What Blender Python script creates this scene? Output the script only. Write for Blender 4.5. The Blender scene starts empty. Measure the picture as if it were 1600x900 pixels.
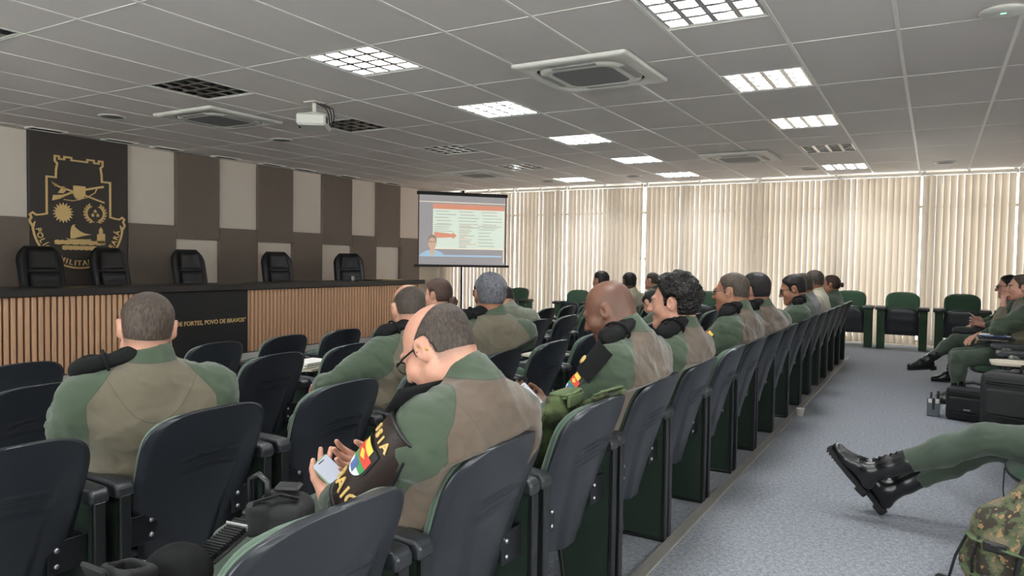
import bpy, bmesh, math, random
import numpy as np
from mathutils import Vector, Matrix, Euler
random.seed(7)
rng = np.random.default_rng(11)
SC = bpy.context.scene
COL = SC.collection
PI = math.pi
def rad(a): return a*PI/180.0

# ------------------------------------------------------------------ frame of the place
EYE = 1.39           # eye height
CEIL = 3.054         # ceiling height
WALL_X = -10.57      # panelled wall
FAR_Y = 14.62        # window wall
RIGHT_X = 4.3
NEAR_Y = -3.2

# ------------------------------------------------------------------ materials
def lin(c):
    c = c/255.0
    return c/12.92 if c <= 0.04045 else ((c+0.055)/1.055)**2.4
def rgb(r, g, b): return (lin(r), lin(g), lin(b), 1.0)

class NT:
    def __init__(s, m):
        s.t = m.node_tree; s.n = s.t.nodes; s.l = s.t.links
    def new(s, typ, **kw):
        n = s.n.new(typ)
        for k, v in kw.items():
            if k in n.inputs: n.inputs[k].default_value = v
            else: setattr(n, k, v)
        return n
    def link(s, a, b): s.l.new(a, b)
    def math(s, op, a, b=None, c=None):
        n = s.n.new('ShaderNodeMath'); n.operation = op
        for i, v in enumerate((a, b, c)):
            if v is None: continue
            if isinstance(v, (int, float)): n.inputs[i].default_value = v
            else: s.l.new(v, n.inputs[i])
        return n.outputs[0]
    def mix(s, fac, a, b):
        n = s.n.new('ShaderNodeMix'); n.data_type = 'RGBA'
        for i, v in ((0, fac), (6, a), (7, b)):
            if isinstance(v, (int, float, tuple)): n.inputs[i].default_value = v
            else: s.l.new(v, n.inputs[i])
        return n.outputs[2]
    def noise(s, scale, detail=4, rough=0.55, vec=None, out=0):
        n = s.n.new('ShaderNodeTexNoise'); n.inputs['Scale'].default_value = scale
        n.inputs['Detail'].default_value = detail; n.inputs['Roughness'].default_value = rough
        if vec is not None: s.l.new(vec, n.inputs['Vector'])
        return n.outputs[out]
    def coord(s, which='Object'):
        return s.n.new('ShaderNodeTexCoord').outputs[which]
    def mapv(s, vec, scale):
        n = s.n.new('ShaderNodeMapping'); n.inputs['Scale'].default_value = scale
        s.l.new(vec, n.inputs['Vector']); return n.outputs[0]
    def ramp(s, fac, stops):
        n = s.n.new('ShaderNodeValToRGB')
        e = n.color_ramp.elements
        while len(e) > 1: e.remove(e[-1])
        e[0].position, e[0].color = stops[0]
        for p, c in stops[1:]:
            x = e.new(p); x.color = c
        s.l.new(fac, n.inputs[0]); return n.outputs[0]
    def bump(s, h, strength=0.3, dist=0.01):
        n = s.n.new('ShaderNodeBump'); n.inputs['Strength'].default_value = strength
        n.inputs['Distance'].default_value = dist
        s.l.new(h, n.inputs['Height']); return n.outputs[0]

MATS = {}
def mat(name, col, rough=0.6, metal=0.0, var=0.10, vscale=12.0, bump=0.0, bscale=200.0, spec=0.5, stretch=None, coat=0.0, sheen=0.0):
    m = bpy.data.materials.new(name); m.use_nodes = True
    t = NT(m); b = t.n['Principled BSDF']
    b.inputs['Roughness'].default_value = rough; b.inputs['Metallic'].default_value = metal
    b.inputs['Specular IOR Level'].default_value = spec
    b.inputs['Coat Weight'].default_value = coat
    b.inputs['Sheen Weight'].default_value = sheen
    c = t.coord()
    if stretch: c = t.mapv(c, stretch)
    nz = t.noise(vscale, 4, 0.6, c)
    dark = tuple(x*(1-var) for x in col[:3])+(1,); lite = tuple(min(1, x*(1+var)) for x in col[:3])+(1,)
    t.link(t.mix(nz, dark, lite), b.inputs['Base Color'])
    if bump:
        t.link(t.bump(t.noise(bscale, 3, 0.6, c), bump, 0.004), b.inputs['Normal'])
    MATS[name] = m
    return m
def emis(name, col, strength, base=None):
    m = bpy.data.materials.new(name); m.use_nodes = True
    b = m.node_tree.nodes['Principled BSDF']
    b.inputs['Base Color'].default_value = base or col
    b.inputs['Emission Color'].default_value = col; b.inputs['Emission Strength'].default_value = strength
    MATS[name] = m
    return m

# ------------------------------------------------------------------ mesh building
class MB:
    """collects primitive shapes (with material slots) into one mesh"""
    def __init__(s):
        s.v = []; s.f = []; s.m = []; s.sm = []
    def add(s, vs, fs, mi=0, smooth=False, M=None):
        o = len(s.v)
        for v in vs:
            v = Vector(v)
            if M is not None: v = M @ v
            s.v.append(tuple(v))
        for f in fs:
            s.f.append(tuple(i+o for i in f)); s.m.append(mi); s.sm.append(smooth)
        return s
    def box(s, c, d, mi=0, M=None, bev=0.0):
        hx, hy, hz = d[0]/2, d[1]/2, d[2]/2
        T = Matrix.Translation(c)
        if M is not None: T = M @ T
        b = min(bev, hx*0.98, hy*0.98, hz*0.98)
        if b <= 0:
            vs = [(x, y, z) for x in (-hx, hx) for y in (-hy, hy) for z in (-hz, hz)]
            fs = [(0,1,3,2), (4,6,7,5), (0,4,5,1), (2,3,7,6), (0,2,6,4), (1,5,7,3)]
            return s.add(vs, fs, mi, False, T)
        vs = []; idx = {}
        for sx in (-1, 1):
            for sy in (-1, 1):
                for sz in (-1, 1):
                    for ax in range(3):
                        p = [sx*(hx-b), sy*(hy-b), sz*(hz-b)]
                        p[ax] = (sx*hx, sy*hy, sz*hz)[ax]
                        idx[(sx, sy, sz, ax)] = len(vs); vs.append(tuple(p))
        fs = []
        for ax in range(3):
            o = [a for a in range(3) if a != ax]
            for sg in (-1, 1):
                q = []
                for a, c2 in ((-1,-1), (1,-1), (1,1), (-1,1)):
                    k = [0, 0, 0]; k[ax] = sg; k[o[0]] = a; k[o[1]] = c2
                    q.append(idx[tuple(k)+(ax,)])
                fs.append(q)
        for ax in range(3):
            o = [a for a in range(3) if a != ax]
            for a in (-1, 1):
                for c2 in (-1, 1):
                    q = []
                    for sg, w in ((-1, 0), (1, 0), (1, 1), (-1, 1)):
                        k = [0, 0, 0]; k[ax] = sg; k[o[0]] = a; k[o[1]] = c2
                        q.append(idx[tuple(k)+(o[w],)])
                    fs.append(q)
        for sx in (-1, 1):
            for sy in (-1, 1):
                for sz in (-1, 1):
                    fs.append([idx[(sx, sy, sz, a)] for a in range(3)])
        # orient outwards
        out = []
        for f in fs:
            p = [Vector(vs[i]) for i in f]
            n = (p[1]-p[0]).cross(p[2]-p[0]); cc = sum(p, Vector())/len(p)
            out.append(tuple(f) if n.dot(cc) > 0 else tuple(reversed(f)))
        return s.add(vs, out, mi, False, T)
    def prism(s, pts, axis, a, b, mi=0, M=None, smooth=False):
        """polygon pts (2D) extruded along axis from a to b"""
        n = len(pts)
        def P(p, t):
            if axis == 0: return (t, p[0], p[1])
            if axis == 1: return (p[0], t, p[1])
            return (p[0], p[1], t)
        vs = [P(p, a) for p in pts]+[P(p, b) for p in pts]
        fs = [tuple(range(n))[::-1], tuple(range(n, 2*n))]
        area = sum(pts[i][0]*pts[(i+1) % n][1]-pts[(i+1) % n][0]*pts[i][1] for i in range(n))
        for i in range(n):
            j = (i+1) % n; fs.append((i, j, n+j, n+i))
        flip = (area > 0) == (axis == 1)
        if b < a: flip = not flip
        if flip: fs = [tuple(reversed(f)) for f in fs]
        return s.add(vs, fs, mi, smooth, M)
    def tube(s, path, r, seg=8, mi=0, M=None, caps=True, flat=None):
        path = [Vector(p) for p in path]; n = len(path)
        rs = r if isinstance(r, (list, tuple)) else [r]*n
        vs = []; fs = []
        up = Vector((0, 0, 1)); prevx = None
        for i, p in enumerate(path):
            t = (path[min(i+1, n-1)]-path[max(i-1, 0)]).normalized()
            x = prevx if prevx is not None else (up.cross(t) if abs(t.z) < 0.95 else Vector((1, 0, 0)).cross(t))
            x = (x-t*x.dot(t)).normalized(); y = t.cross(x); prevx = x
            for k in range(seg):
                a = 2*PI*k/seg
                ry = rs[i]*(flat if flat else 1)
                vs.append(p+x*math.cos(a)*rs[i]+y*math.sin(a)*ry)
        for i in range(n-1):
            for k in range(seg):
                k2 = (k+1) % seg
                fs.append((i*seg+k, i*seg+k2, (i+1)*seg+k2, (i+1)*seg+k))
        if caps:
            fs.append(tuple(range(seg))[::-1]); fs.append(tuple((n-1)*seg+k for k in range(seg)))
        return s.add(vs, fs, mi, True, M)
    def lathe(s, prof, seg=20, mi=0, M=None):
        """profile of (r, z) turned about z"""
        vs = []; fs = []; n = len(prof)
        for r, z in prof:
            for k in range(seg):
                a = 2*PI*k/seg; vs.append((r*math.cos(a), r*math.sin(a), z))
        for i in range(n-1):
            for k in range(seg):
                k2 = (k+1) % seg
                fs.append((i*seg+k, i*seg+k2, (i+1)*seg+k2, (i+1)*seg+k))
        fs.append(tuple(range(seg))[::-1]); fs.append(tuple((n-1)*seg+k for k in range(seg)))
        return s.add(vs, fs, mi, True, M)
    def ball(s, c, r, mi=0, seg=12, rings=8, M=None):
        rx, ry, rz = (r, r, r) if isinstance(r, (int, float)) else r
        vs = [(c[0], c[1], c[2]-rz)]; fs = []
        for i in range(1, rings):
            th = PI*i/rings-PI/2
            for k in range(seg):
                a = 2*PI*k/seg
                vs.append((c[0]+rx*math.cos(th)*math.cos(a), c[1]+ry*math.cos(th)*math.sin(a), c[2]+rz*math.sin(th)))
        vs.append((c[0], c[1], c[2]+rz)); T = len(vs)-1
        for k in range(seg):
            k2 = (k+1) % seg
            fs.append((0, 1+k2, 1+k)); fs.append((T, 1+(rings-2)*seg+k, 1+(rings-2)*seg+k2))
            for i in range(rings-2):
                fs.append((1+i*seg+k, 1+i*seg+k2, 1+(i+1)*seg+k2, 1+(i+1)*seg+k))
        return s.add(vs, fs, mi, True, M)
    def arr(s, V, F, mi=0, smooth=True, M=None):
        return s.add([tuple(map(float, v)) for v in V], [tuple(map(int, f)) for f in F], mi, smooth, M)
    def build(s, name, mats, parent=None, auto=None):
        me = bpy.data.meshes.new(name)
        me.from_pydata(s.v, [], s.f); me.validate(clean_customdata=False)
        if not isinstance(mats, (list, tuple)): mats = [mats]
        for m in mats: me.materials.append(m)
        n = len(me.polygons)
        if n == len(s.m):
            me.polygons.foreach_set('material_index', s.m)
            me.polygons.foreach_set('use_smooth', s.sm)
        me.update()
        o = bpy.data.objects.new(name, me); COL.objects.link(o)
        if parent is not None: o.parent = parent
        return o

def add_attr(o, name, vals):
    a = o.data.attributes.new(name, 'FLOAT', 'POINT'); a.data.foreach_set('value', np.asarray(vals, np.float32))
def empty(name, loc=(0,0,0), rz=0.0):
    o = bpy.data.objects.new(name, None); COL.objects.link(o)
    o.empty_display_size = 0.1; o.location = loc; o.rotation_euler = (0, 0, rz); return o
def tag(o, label=None, cat=None, group=None, kind=None):
    if label: o['label'] = label
    if cat: o['category'] = cat
    if group: o['group'] = group
    if kind: o['kind'] = kind
    return o
def struct(o): o['kind'] = 'structure'; return o
def copy_tree(o, loc=None, rz=None, parent=None):
    c = o.copy(); COL.objects.link(c)
    if parent is not None: c.parent = parent
    if loc is not None: c.location = loc
    if rz is not None: c.rotation_euler = (0, 0, rz)
    for ch in list(o.children): copy_tree(ch, parent=c)
    return c
def text_mesh(txt, size, depth=0.004, bold=0.0, align='LEFT'):
    """letters as (verts, faces) lying in the xy plane"""
    cu = bpy.data.curves.new('lettering', 'FONT'); cu.body = txt; cu.size = size; cu.extrude = depth/2
    cu.offset = bold; cu.align_x = align; cu.resolution_u = 3
    ob = bpy.data.objects.new('lettering', cu); COL.objects.link(ob)
    dg = bpy.context.evaluated_depsgraph_get()
    me = bpy.data.meshes.new_from_object(ob.evaluated_get(dg))
    V = [tuple(v.co) for v in me.vertices]; F = [tuple(p.vertices) for p in me.polygons]
    bpy.data.objects.remove(ob); bpy.data.curves.remove(cu); bpy.data.meshes.remove(me)
    return V, F
def frame_mat(o, x, y, z):
    M = Matrix.Identity(4)
    for i, a in enumerate((Vector(x), Vector(y), Vector(z))):
        for r in range(3): M[r][i] = a[r]
    for r in range(3): M[r][3] = o[r]
    return M

# ------------------------------------------------------------------ implicit surfaces for bodies, cloth and bags
class SDF:
    def __init__(s): s.p = []
    def cap(s, a, b, r1, r2=None, k=0.03, sub=False):
        a = np.array(a, float); b = np.array(b, float); r2 = r1 if r2 is None else r2
        rm = max(r1, r2); s.p.append(('c', (a, b, r1, r2), k, sub, np.minimum(a, b)-rm, np.maximum(a, b)+rm)); return s
    def ell(s, c, r, R=None, k=0.03, sub=False):
        c = np.array(c, float); r = np.array(r, float) if not isinstance(r, (int, float)) else np.full(3, float(r))
        e = r if R is None else np.full(3, r.max()); s.p.append(('e', (c, r, R), k, sub, c-e, c+e)); return s
    def rbox(s, c, h, rr, R=None, k=0.02, sub=False):
        c = np.array(c, float); h = np.array(h, float); e = h if R is None else np.full(3, np.linalg.norm(h))
        s.p.append(('b', (c, h, rr, R), k, sub, c-e, c+e)); return s
    def chain(s, pts, rs, k=0.03):
        for i in range(len(pts)-1): s.cap(pts[i], pts[i+1], rs[i], rs[i+1], k)
        return s
    @staticmethod
    def one(t, q, P):
        if t == 'c':
            a, b, r1, r2 = q; ab = b-a; L = max(ab@ab, 1e-9)
            h = np.clip(((P-a)@ab)/L, 0, 1)
            return np.linalg.norm(P-a-h[..., None]*ab, axis=-1)-(r1+(r2-r1)*h)
        if t == 'e':
            c, r, R = q; d = P-c
            if R is not None: d = d@R
            k0 = np.linalg.norm(d/r, axis=-1); k1 = np.linalg.norm(d/(r*r), axis=-1)
            return k0*(k0-1.0)/np.maximum(k1, 1e-6)
        c, h, rr, R = q; d = P-c
        if R is not None: d = d@R
        w = np.abs(d)-(h-rr)
        return np.linalg.norm(np.maximum(w, 0), axis=-1)+np.minimum(w.max(-1), 0)-rr
    def eval(s, P):
        D = np.full(P.shape[:-1], 9.0)
        for t, q, k, sub, lo, hi in s.p:
            d = SDF.one(t, q, P)
            D = s.join(D, d, k, sub)
        return D
    @staticmethod
    def join(D, d, k, sub):
        if sub:
            d = -d; h = np.clip(0.5-0.5*(d-D)/k*-1, 0, 1)
            h = np.clip(0.5+0.5*(d-D)/k, 0, 1)
            return D*(1-h)+d*h+k*h*(1-h)
        h = np.clip(0.5+0.5*(D-d)/k, 0, 1)
        return D*(1-h)+d*h-k*h*(1-h)
    def grid(s, h, pad=0.02, lo=None, hi=None):
        L = np.min([p[4] for p in s.p if not p[3]], 0)-pad if lo is None else np.array(lo, float)
        U = np.max([p[5] for p in s.p if not p[3]], 0)+pad if hi is None else np.array(hi, float)
        n = np.ceil((U-L)/h).astype(int)+1
        ax = [L[i]+h*np.arange(n[i]) for i in range(3)]
        D = np.full(tuple(n), 1.0)
        for t, q, k, sub, a, b in s.p:
            m = k+3*h
            i0 = np.clip(np.floor((a-m-L)/h).astype(int), 0, n); i1 = np.clip(np.ceil((b+m-L)/h).astype(int)+1, 0, n)
            if np.any(i1 <= i0): continue
            sl = tuple(slice(i0[i], i1[i]) for i in range(3))
            P = np.stack(np.meshgrid(*[ax[i][sl[i]] for i in range(3)], indexing='ij'), -1)
            D[sl] = s.join(D[sl], SDF.one(t, q, P), k, sub)
        return D, L, h
def surfnet(D, L, h):
    """naive surface nets: array of distances -> verts, quads"""
    S = D < 0
    n = np.array(D.shape)
    c = np.zeros(tuple(n-1), np.int8)
    for i in (0, 1):
        for j in (0, 1):
            for k in (0, 1):
                c += S[i:n[0]-1+i, j:n[1]-1+j, k:n[2]-1+k]
    act = (c > 0) & (c < 8)
    ids = np.argwhere(act)
    if len(ids) == 0: return np.zeros((0, 3)), np.zeros((0, 4), int)
    idx = -np.ones(act.shape, int); idx[act] = np.arange(len(ids))
    acc = np.zeros((len(ids), 3)); cnt = np.zeros(len(ids))
    cor = np.array([(i, j, k) for i in (0, 1) for j in (0, 1) for k in (0, 1)])
    for a in range(8):
        for b in range(a+1, 8):
            if np.abs(cor[a]-cor[b]).sum() != 1: continue
            pa = ids+cor[a]; pb = ids+cor[b]
            da = D[pa[:, 0], pa[:, 1], pa[:, 2]]; db = D[pb[:, 0], pb[:, 1], pb[:, 2]]
            m = (da < 0) != (db < 0)
            t = np.where(m, da/np.where(m, da-db, 1), 0)
            p = cor[a]+t[:, None]*(cor[b]-cor[a])
            acc[m] += p[m]; cnt[m] += 1
    V = L+h*(ids+acc/cnt[:, None])
    F = []
    for ax in range(3):
        o = [(ax+1) % 3, (ax+2) % 3]
        sl0 = [slice(None)]*3; sl1 = [slice(None)]*3
        sl0[ax] = slice(0, n[ax]-1); sl1[ax] = slice(1, n[ax])
        A = S[tuple(sl0)]; B = S[tuple(sl1)]
        e = np.argwhere(A != B)
        if len(e) == 0: continue
        ok = (e[:, o[0]] > 0) & (e[:, o[1]] > 0) & (e[:, o[0]] < n[o[0]]-1) & (e[:, o[1]] < n[o[1]]-1)
        e = e[ok]
        flip = ~A[e[:, 0], e[:, 1], e[:, 2]]
        q = []
        for du, dv in ((-1, -1), (0, -1), (0, 0), (-1, 0)):
            p = e.copy(); p[:, o[0]] += du; p[:, o[1]] += dv
            q.append(idx[p[:, 0], p[:, 1], p[:, 2]])
        q = np.stack(q, 1)
        q[flip] = q[flip][:, ::-1]
        F.append(q)
    F = np.concatenate(F); F = F[(F >= 0).all(1)]
    return V, F
def vnormals(V, F):
    n = np.zeros_like(V)
    fn = np.cross(V[F[:, 2]]-V[F[:, 0]], V[F[:, 3]]-V[F[:, 1]])
    for i in range(4): np.add.at(n, F[:, i], fn)
    return n/np.maximum(np.linalg.norm(n, axis=1), 1e-9)[:, None]
def relax(V, F, it=2, lam=0.5):
    e = np.concatenate([F[:, [0, 1]], F[:, [1, 2]], F[:, [2, 3]], F[:, [3, 0]]])
    for _ in range(it):
        a = np.zeros_like(V); c = np.zeros(len(V))
        np.add.at(a, e[:, 0], V[e[:, 1]]); np.add.at(c, e[:, 0], 1)
        np.add.at(a, e[:, 1], V[e[:, 0]]); np.add.at(c, e[:, 1], 1)
        V = V+lam*(a/np.maximum(c, 1)[:, None]-V)
    return V
def wobble(P, scale, seed, octs=3):
    """smooth pseudo noise in -1..1"""
    r = np.random.default_rng(seed); out = np.zeros(len(P)); amp = 1.0; tot = 0
    for o in range(octs):
        f = scale*(1.9**o)
        for _ in range(4):
            d = r.normal(size=3); d /= np.linalg.norm(d); d2 = r.normal(size=3)
            out += amp*np.sin(f*(P@d)+1.3*np.sin(0.6*f*(P@d2)+r.uniform(0, 6))+r.uniform(0, 6))/2.2
        tot += amp; amp *= 0.55
    return out/tot
def mesh_obj(name, parts, mats, parent=None):
    """parts: list of (V, F, material index)"""
    vs = []; fs = []; mi = []; o = 0
    for V, F, m in parts:
        vs.append(V); fs.extend((F+o).tolist()); mi += [m]*len(F); o += len(V)
    me = bpy.data.meshes.new(name)
    me.from_pydata(np.concatenate(vs).tolist(), [], fs)
    if not isinstance(mats, (list, tuple)): mats = [mats]
    for m in mats: me.materials.append(m)
    me.polygons.foreach_set('material_index', mi); me.polygons.foreach_set('use_smooth', [True]*len(fs))
    me.update()
    ob = bpy.data.objects.new(name, me); COL.objects.link(ob)
    if parent is not None: ob.parent = parent
    return ob
# ------------------------------------------------------------------ materials of the room
M_ = MATS
mat('panel_white', rgb(240,227,216), 0.75, var=0.03, vscale=4, bump=0.15, bscale=300)
mat('panel_brown', rgb(128,115,106), 0.72, var=0.05, vscale=5, bump=0.15, bscale=260)
mat('panel_black', rgb(74,67,64), 0.6, var=0.05, vscale=5, bump=0.1)
mat('paint_wall', rgb(214,206,194), 0.8, var=0.03, vscale=3, bump=0.1)
mat('gold', rgb(244,208,146), 0.5, 0.0, var=0.04)
mat('desk_top', rgb(58,54,53), 0.38, var=0.10, vscale=6, stretch=(1,6,1), bump=0.1)
mat('desk_dark', rgb(44,41,41), 0.5, var=0.08, vscale=8)
mat('desk_black', rgb(36,35,37), 0.45, var=0.05)
mat('slat_gap', rgb(112,76,50), .7)
mat('slat_wood', rgb(238,192,154), 0.55, var=0.14, vscale=14, stretch=(6,6,0.5), bump=0.1, bscale=120)
mat('white_trim', rgb(225,224,222), 0.5, var=0.03)
mat('t_bar', rgb(246,242,237), 0.35, var=0.02)
mat('plastic_white', rgb(222,219,212), 0.45, var=0.03)
mat('plastic_grey', rgb(150,150,150), 0.5, var=0.05)
mat('slot_dark', rgb(28,28,29), 0.7, var=0.05)
mat('metal_dark', rgb(40,40,43), 0.4, 0.6, var=0.1)
mat('aluminium', rgb(200,204,208), 0.22, 1.0, var=0.04)
mat('steel', rgb(178,180,184), 0.32, 1.0, var=0.06)
mat('strip', rgb(142,138,134), 0.5, 0.2, var=0.25, vscale=6, stretch=(8,1,1))
mat('vent_mesh', rgb(120,121,123), 0.6, var=0.2, vscale=220)
mat('frame_alu', rgb(150,140,125), 0.4, 0.5, var=0.05)
emis('lamp_tube', (0.93, 0.97, 1.0, 1), 40.0)
emis('green_led', (0.1, 1.0, 0.3, 1), 4.0)

def make_carpet():
    m = bpy.data.materials.new('carpet'); m.use_nodes = True; t = NT(m); b = t.n['Principled BSDF']
    c = t.coord()
    fine = t.noise(170, 2, 0.6, c); mid = t.noise(46, 4, 0.7, c); big = t.noise(1.1, 3, 0.5, c)
    s = t.math('ADD', t.math('MULTIPLY', fine, 0.55), t.math('MULTIPLY', mid, 0.45))
    col = t.ramp(s, [(0.30, rgb(78,81,86)), (0.47, rgb(126,129,136)), (0.56, rgb(153,156,164)), (0.70, rgb(194,197,204))])
    col = t.mix(t.math('MULTIPLY', big, 0.25), col, rgb(120,121,126))
    t.link(col, b.inputs['Base Color']); b.inputs['Roughness'].default_value = 0.95
    b.inputs['Specular IOR Level'].default_value = 0.15
    t.link(t.bump(s, 0.5, 0.006), b.inputs['Normal'])
    MATS['carpet'] = m
make_carpet()
def make_tile():
    m = bpy.data.materials.new('ceiling_tile'); m.use_nodes = True; t = NT(m); b = t.n['Principled BSDF']
    c = t.coord()
    n = t.noise(260, 2, 0.5, c); n2 = t.noise(1.2, 2, 0.5, c)
    col = t.mix(n2, rgb(230,222,218), rgb(238,230,226))
    t.link(col, b.inputs['Base Color']); b.inputs['Roughness'].default_value = 0.9
    b.inputs['Specular IOR Level'].default_value = 0.2
    t.link(t.bump(n, 0.15, 0.002), b.inputs['Normal'])
    MATS['ceiling_tile'] = m
make_tile()
def make_blind():
    m = bpy.data.materials.new('blind_fabric'); m.use_nodes = True; t = NT(m)
    t.n.remove(t.n['Principled BSDF'])
    out = [n for n in t.n if n.type == 'OUTPUT_MATERIAL'][0]
    c = t.coord()
    weave = t.noise(60, 3, 0.6, t.mapv(c, (1, 1, 6)))
    col = t.mix(weave, rgb(196,187,176), rgb(206,198,188))
    d = t.new('ShaderNodeBsdfDiffuse'); tr = t.new('ShaderNodeBsdfTranslucent')
    t.link(col, d.inputs['Color']); t.link(t.mix(0.5, col, rgb(246,204,168)), tr.inputs['Color'])
    mx = t.new('ShaderNodeMixShader'); mx.inputs[0].default_value = 0.085
    t.link(d.outputs[0], mx.inputs[1]); t.link(tr.outputs[0], mx.inputs[2]); t.link(mx.outputs[0], out.inputs[0])
    MATS['blind_fabric'] = m
make_blind()
def make_glass():
    m = bpy.data.materials.new('window_glass'); m.use_nodes = True; t = NT(m)
    t.n.remove(t.n['Principled BSDF'])
    out = [n for n in t.n if n.type == 'OUTPUT_MATERIAL'][0]
    a = t.new('ShaderNodeBsdfTransparent'); a.inputs[0].default_value = (0.86, 0.90, 0.90, 1)
    g = t.new('ShaderNodeBsdfGlossy'); g.inputs['Roughness'].default_value = 0.02
    f = t.new('ShaderNodeFresnel'); f.inputs['IOR'].default_value = 1.45
    mx = t.new('ShaderNodeMixShader'); t.link(f.outputs[0], mx.inputs[0])
    t.link(a.outputs[0], mx.inputs[1]); t.link(g.outputs[0], mx.inputs[2]); t.link(mx.outputs[0], out.inputs[0])
    MATS['window_glass'] = m
make_glass()

# ------------------------------------------------------------------ floor: the aisle level and three shallow tiers going down towards the dais
TIERS = [(-1.66, 0.0), (-2.90, -0.055), (-4.12, -0.10), (-99, -0.165)]
def floor_z(x):
    for x1, z in TIERS:
        if x >= x1: return z
b = MB()
pts = [(RIGHT_X+.1, 0), (-1.66, 0), (-1.66, -.055), (-2.90, -.055), (-2.90, -.10), (-4.12, -.10), (-4.12, -.165), (WALL_X-.1, -.165), (WALL_X-.1, -.40), (RIGHT_X+.1, -.40)]
b.prism(pts, 1, NEAR_Y-.1, FAR_Y+.3)
fl = struct(b.build('floor', M_['carpet']))
b = MB(); b.box((-1.085, 6.2, 0.006), (0.062, 11.7, 0.012), bev=0.003)
struct(b.build('trim_1', M_['strip']))

# ------------------------------------------------------------------ ceiling: lay-in tiles on a T-bar grid with openings for the lights
GX, GY, GM = -0.2727, 5.782, 0.71737
HALF = 0.71875
LIGHTS = {}
for cx, rows, on in ((-1.5, (-7.5, -4.5, -1.5, 1.5, 4.5, 7.5, 10.5), (-7.5, -4.5, -1.5, 1.5, 4.5, 10.5)),
                     (-5.5, (-7.5, -4.5, -1.5, 1.5, 4.5, 7.5, 10.5), (-7.5, -4.5, -1.5, 1.5, 4.5, 7.5, 10.5)),
                     (-8.5, (-7.5, -4.5, -1.5, 1.5, 4.5, 7.5, 10.5), (10.5,)),
                     (2.5, (-7.5, -4.5, -1.5, 1.5, 4.5, 7.5), (-7.5, -4.5, -1.5, 1.5))):
    for r in rows: LIGHTS[(cx, r)] = r in on
b = MB()
i0, i1, j0, j1 = -15, 7, -13, 13
for i in range(i0, i1):
    for j in range(j0, j1):
        if (i+.5, j+.5) in LIGHTS: continue
        x0, x1 = GX+i*GM, GX+(i+1)*GM; y0, y1 = GY+j*HALF, GY+(j+1)*HALF
        x0 = max(x0, WALL_X-.05); x1 = min(x1, RIGHT_X+.05)
        y0 = max(y0, NEAR_Y-.05); y1 = min(y1, FAR_Y+.25)
        if x1 <= x0 or y1 <= y0: continue
        b.add([(x0, y0, CEIL), (x0, y1, CEIL), (x1, y1, CEIL), (x1, y0, CEIL)], [(0, 1, 2, 3)])
bm = b.build('ceiling', M_['ceiling_tile']); struct(bm)
g = MB()
for i in range(i0, i1+1):
    x = GX+i*GM
    if WALL_X < x < RIGHT_X: g.box((x, (NEAR_Y+FAR_Y)/2, CEIL-0.001), (0.026, FAR_Y-NEAR_Y, 0.006))
for j in range(j0, j1+1):
    y = GY+j*HALF
    if j % 2 == 0 and NEAR_Y < y < FAR_Y: g.box(((WALL_X+RIGHT_X)/2, y, CEIL-0.001), (RIGHT_X-WALL_X, 0.007, 0.004))
for (ci, cj) in LIGHTS:      # the cross bar on the half module beside each light
    jj = cj-.5 if round(cj-.5) % 2 else cj+.5
    g.box((GX+ci*GM, GY+jj*HALF, CEIL-0.002), (GM, 0.008, 0.005))
g.build('ceiling_grid', M_['t_bar'], bm)
b = MB(); b.box(((WALL_X+RIGHT_X)/2, (NEAR_Y+FAR_Y)/2+.1, CEIL+0.22), (RIGHT_X-WALL_X+.4, FAR_Y-NEAR_Y+.6, 0.12))
b.build('slab', M_['plastic_grey'], bm)

# ------------------------------------------------------------------ lights: recessed troffers with parabolic louvres
def make_light(on):
    t = empty('ceiling_light')
    h = GM/2-0.008
    b = MB()
    for s in (-1, 1):
        b.box((s*(h-.008), 0, 0.06), (0.016, 2*h, 0.12)); b.box((0, s*(h-.008), 0.06), (2*h-.03, 0.016, 0.12))
    b.box((0, 0, 0.125), (2*h, 2*h, 0.01))
    b.build('housing', M_['plastic_white'], t)
    b = MB(); n = 4; p = 2*(h-.016)/n
    prof = [(-0.020, 0.0), (-0.008, 0.03), (-0.003, 0.055), (0.003, 0.055), (0.008, 0.03), (0.020, 0.0)]
    for i in range(n+1):
        o = -h+.016+i*p
        q = prof
        if i == 0: q = [(max(x, 0), z) for x, z in prof]
        if i == n: q = [(min(x, 0), z) for x, z in prof]
        b.prism([(x+o, z+.004) for x, z in q], 1, -h+.016, h-.016)
        for k in range(n):
            a = -h+.016+k*p
            b.prism([(y+o, z+.004) for y, z in q], 0, a+.012, a+p-.012)
    b.build('louvre', M_['aluminium'], t)
    b = MB()
    for k in range(n):
        o = -h+.016+(k+.5)*p
        b.tube([(o, -h+.03, 0.092), (o, h-.03, 0.092)], 0.017, 8)
    b.build('lamp', M_['lamp_tube'] if on else M_['plastic_white'], t)
    return t
L_on, L_off = make_light(True), make_light(False)
used = set()
RN = {-7.5: 'second behind the viewer', -4.5: 'just above the viewer', -1.5: 'first', 1.5: 'second', 4.5: 'third', 7.5: 'fourth', 10.5: 'fifth, nearest the blinds'}
CN = {-1.5: 'row over the aisle', -5.5: 'row over the middle seats', -8.5: 'row nearest the dais', 2.5: 'row on the right side'}
for (ci, cj), on in LIGHTS.items():
    src = L_on if on else L_off
    loc = (GX+ci*GM, GY+cj*HALF, CEIL)
    if on not in used: used.add(on); o = src; o.location = loc
    else: o = copy_tree(src, loc)
    tag(o, '%s square louvred ceiling light, %s in the %s' % ('lit' if on else 'unlit', RN[cj], CN[ci]), 'ceiling light', 'louvred ceiling lights')

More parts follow.
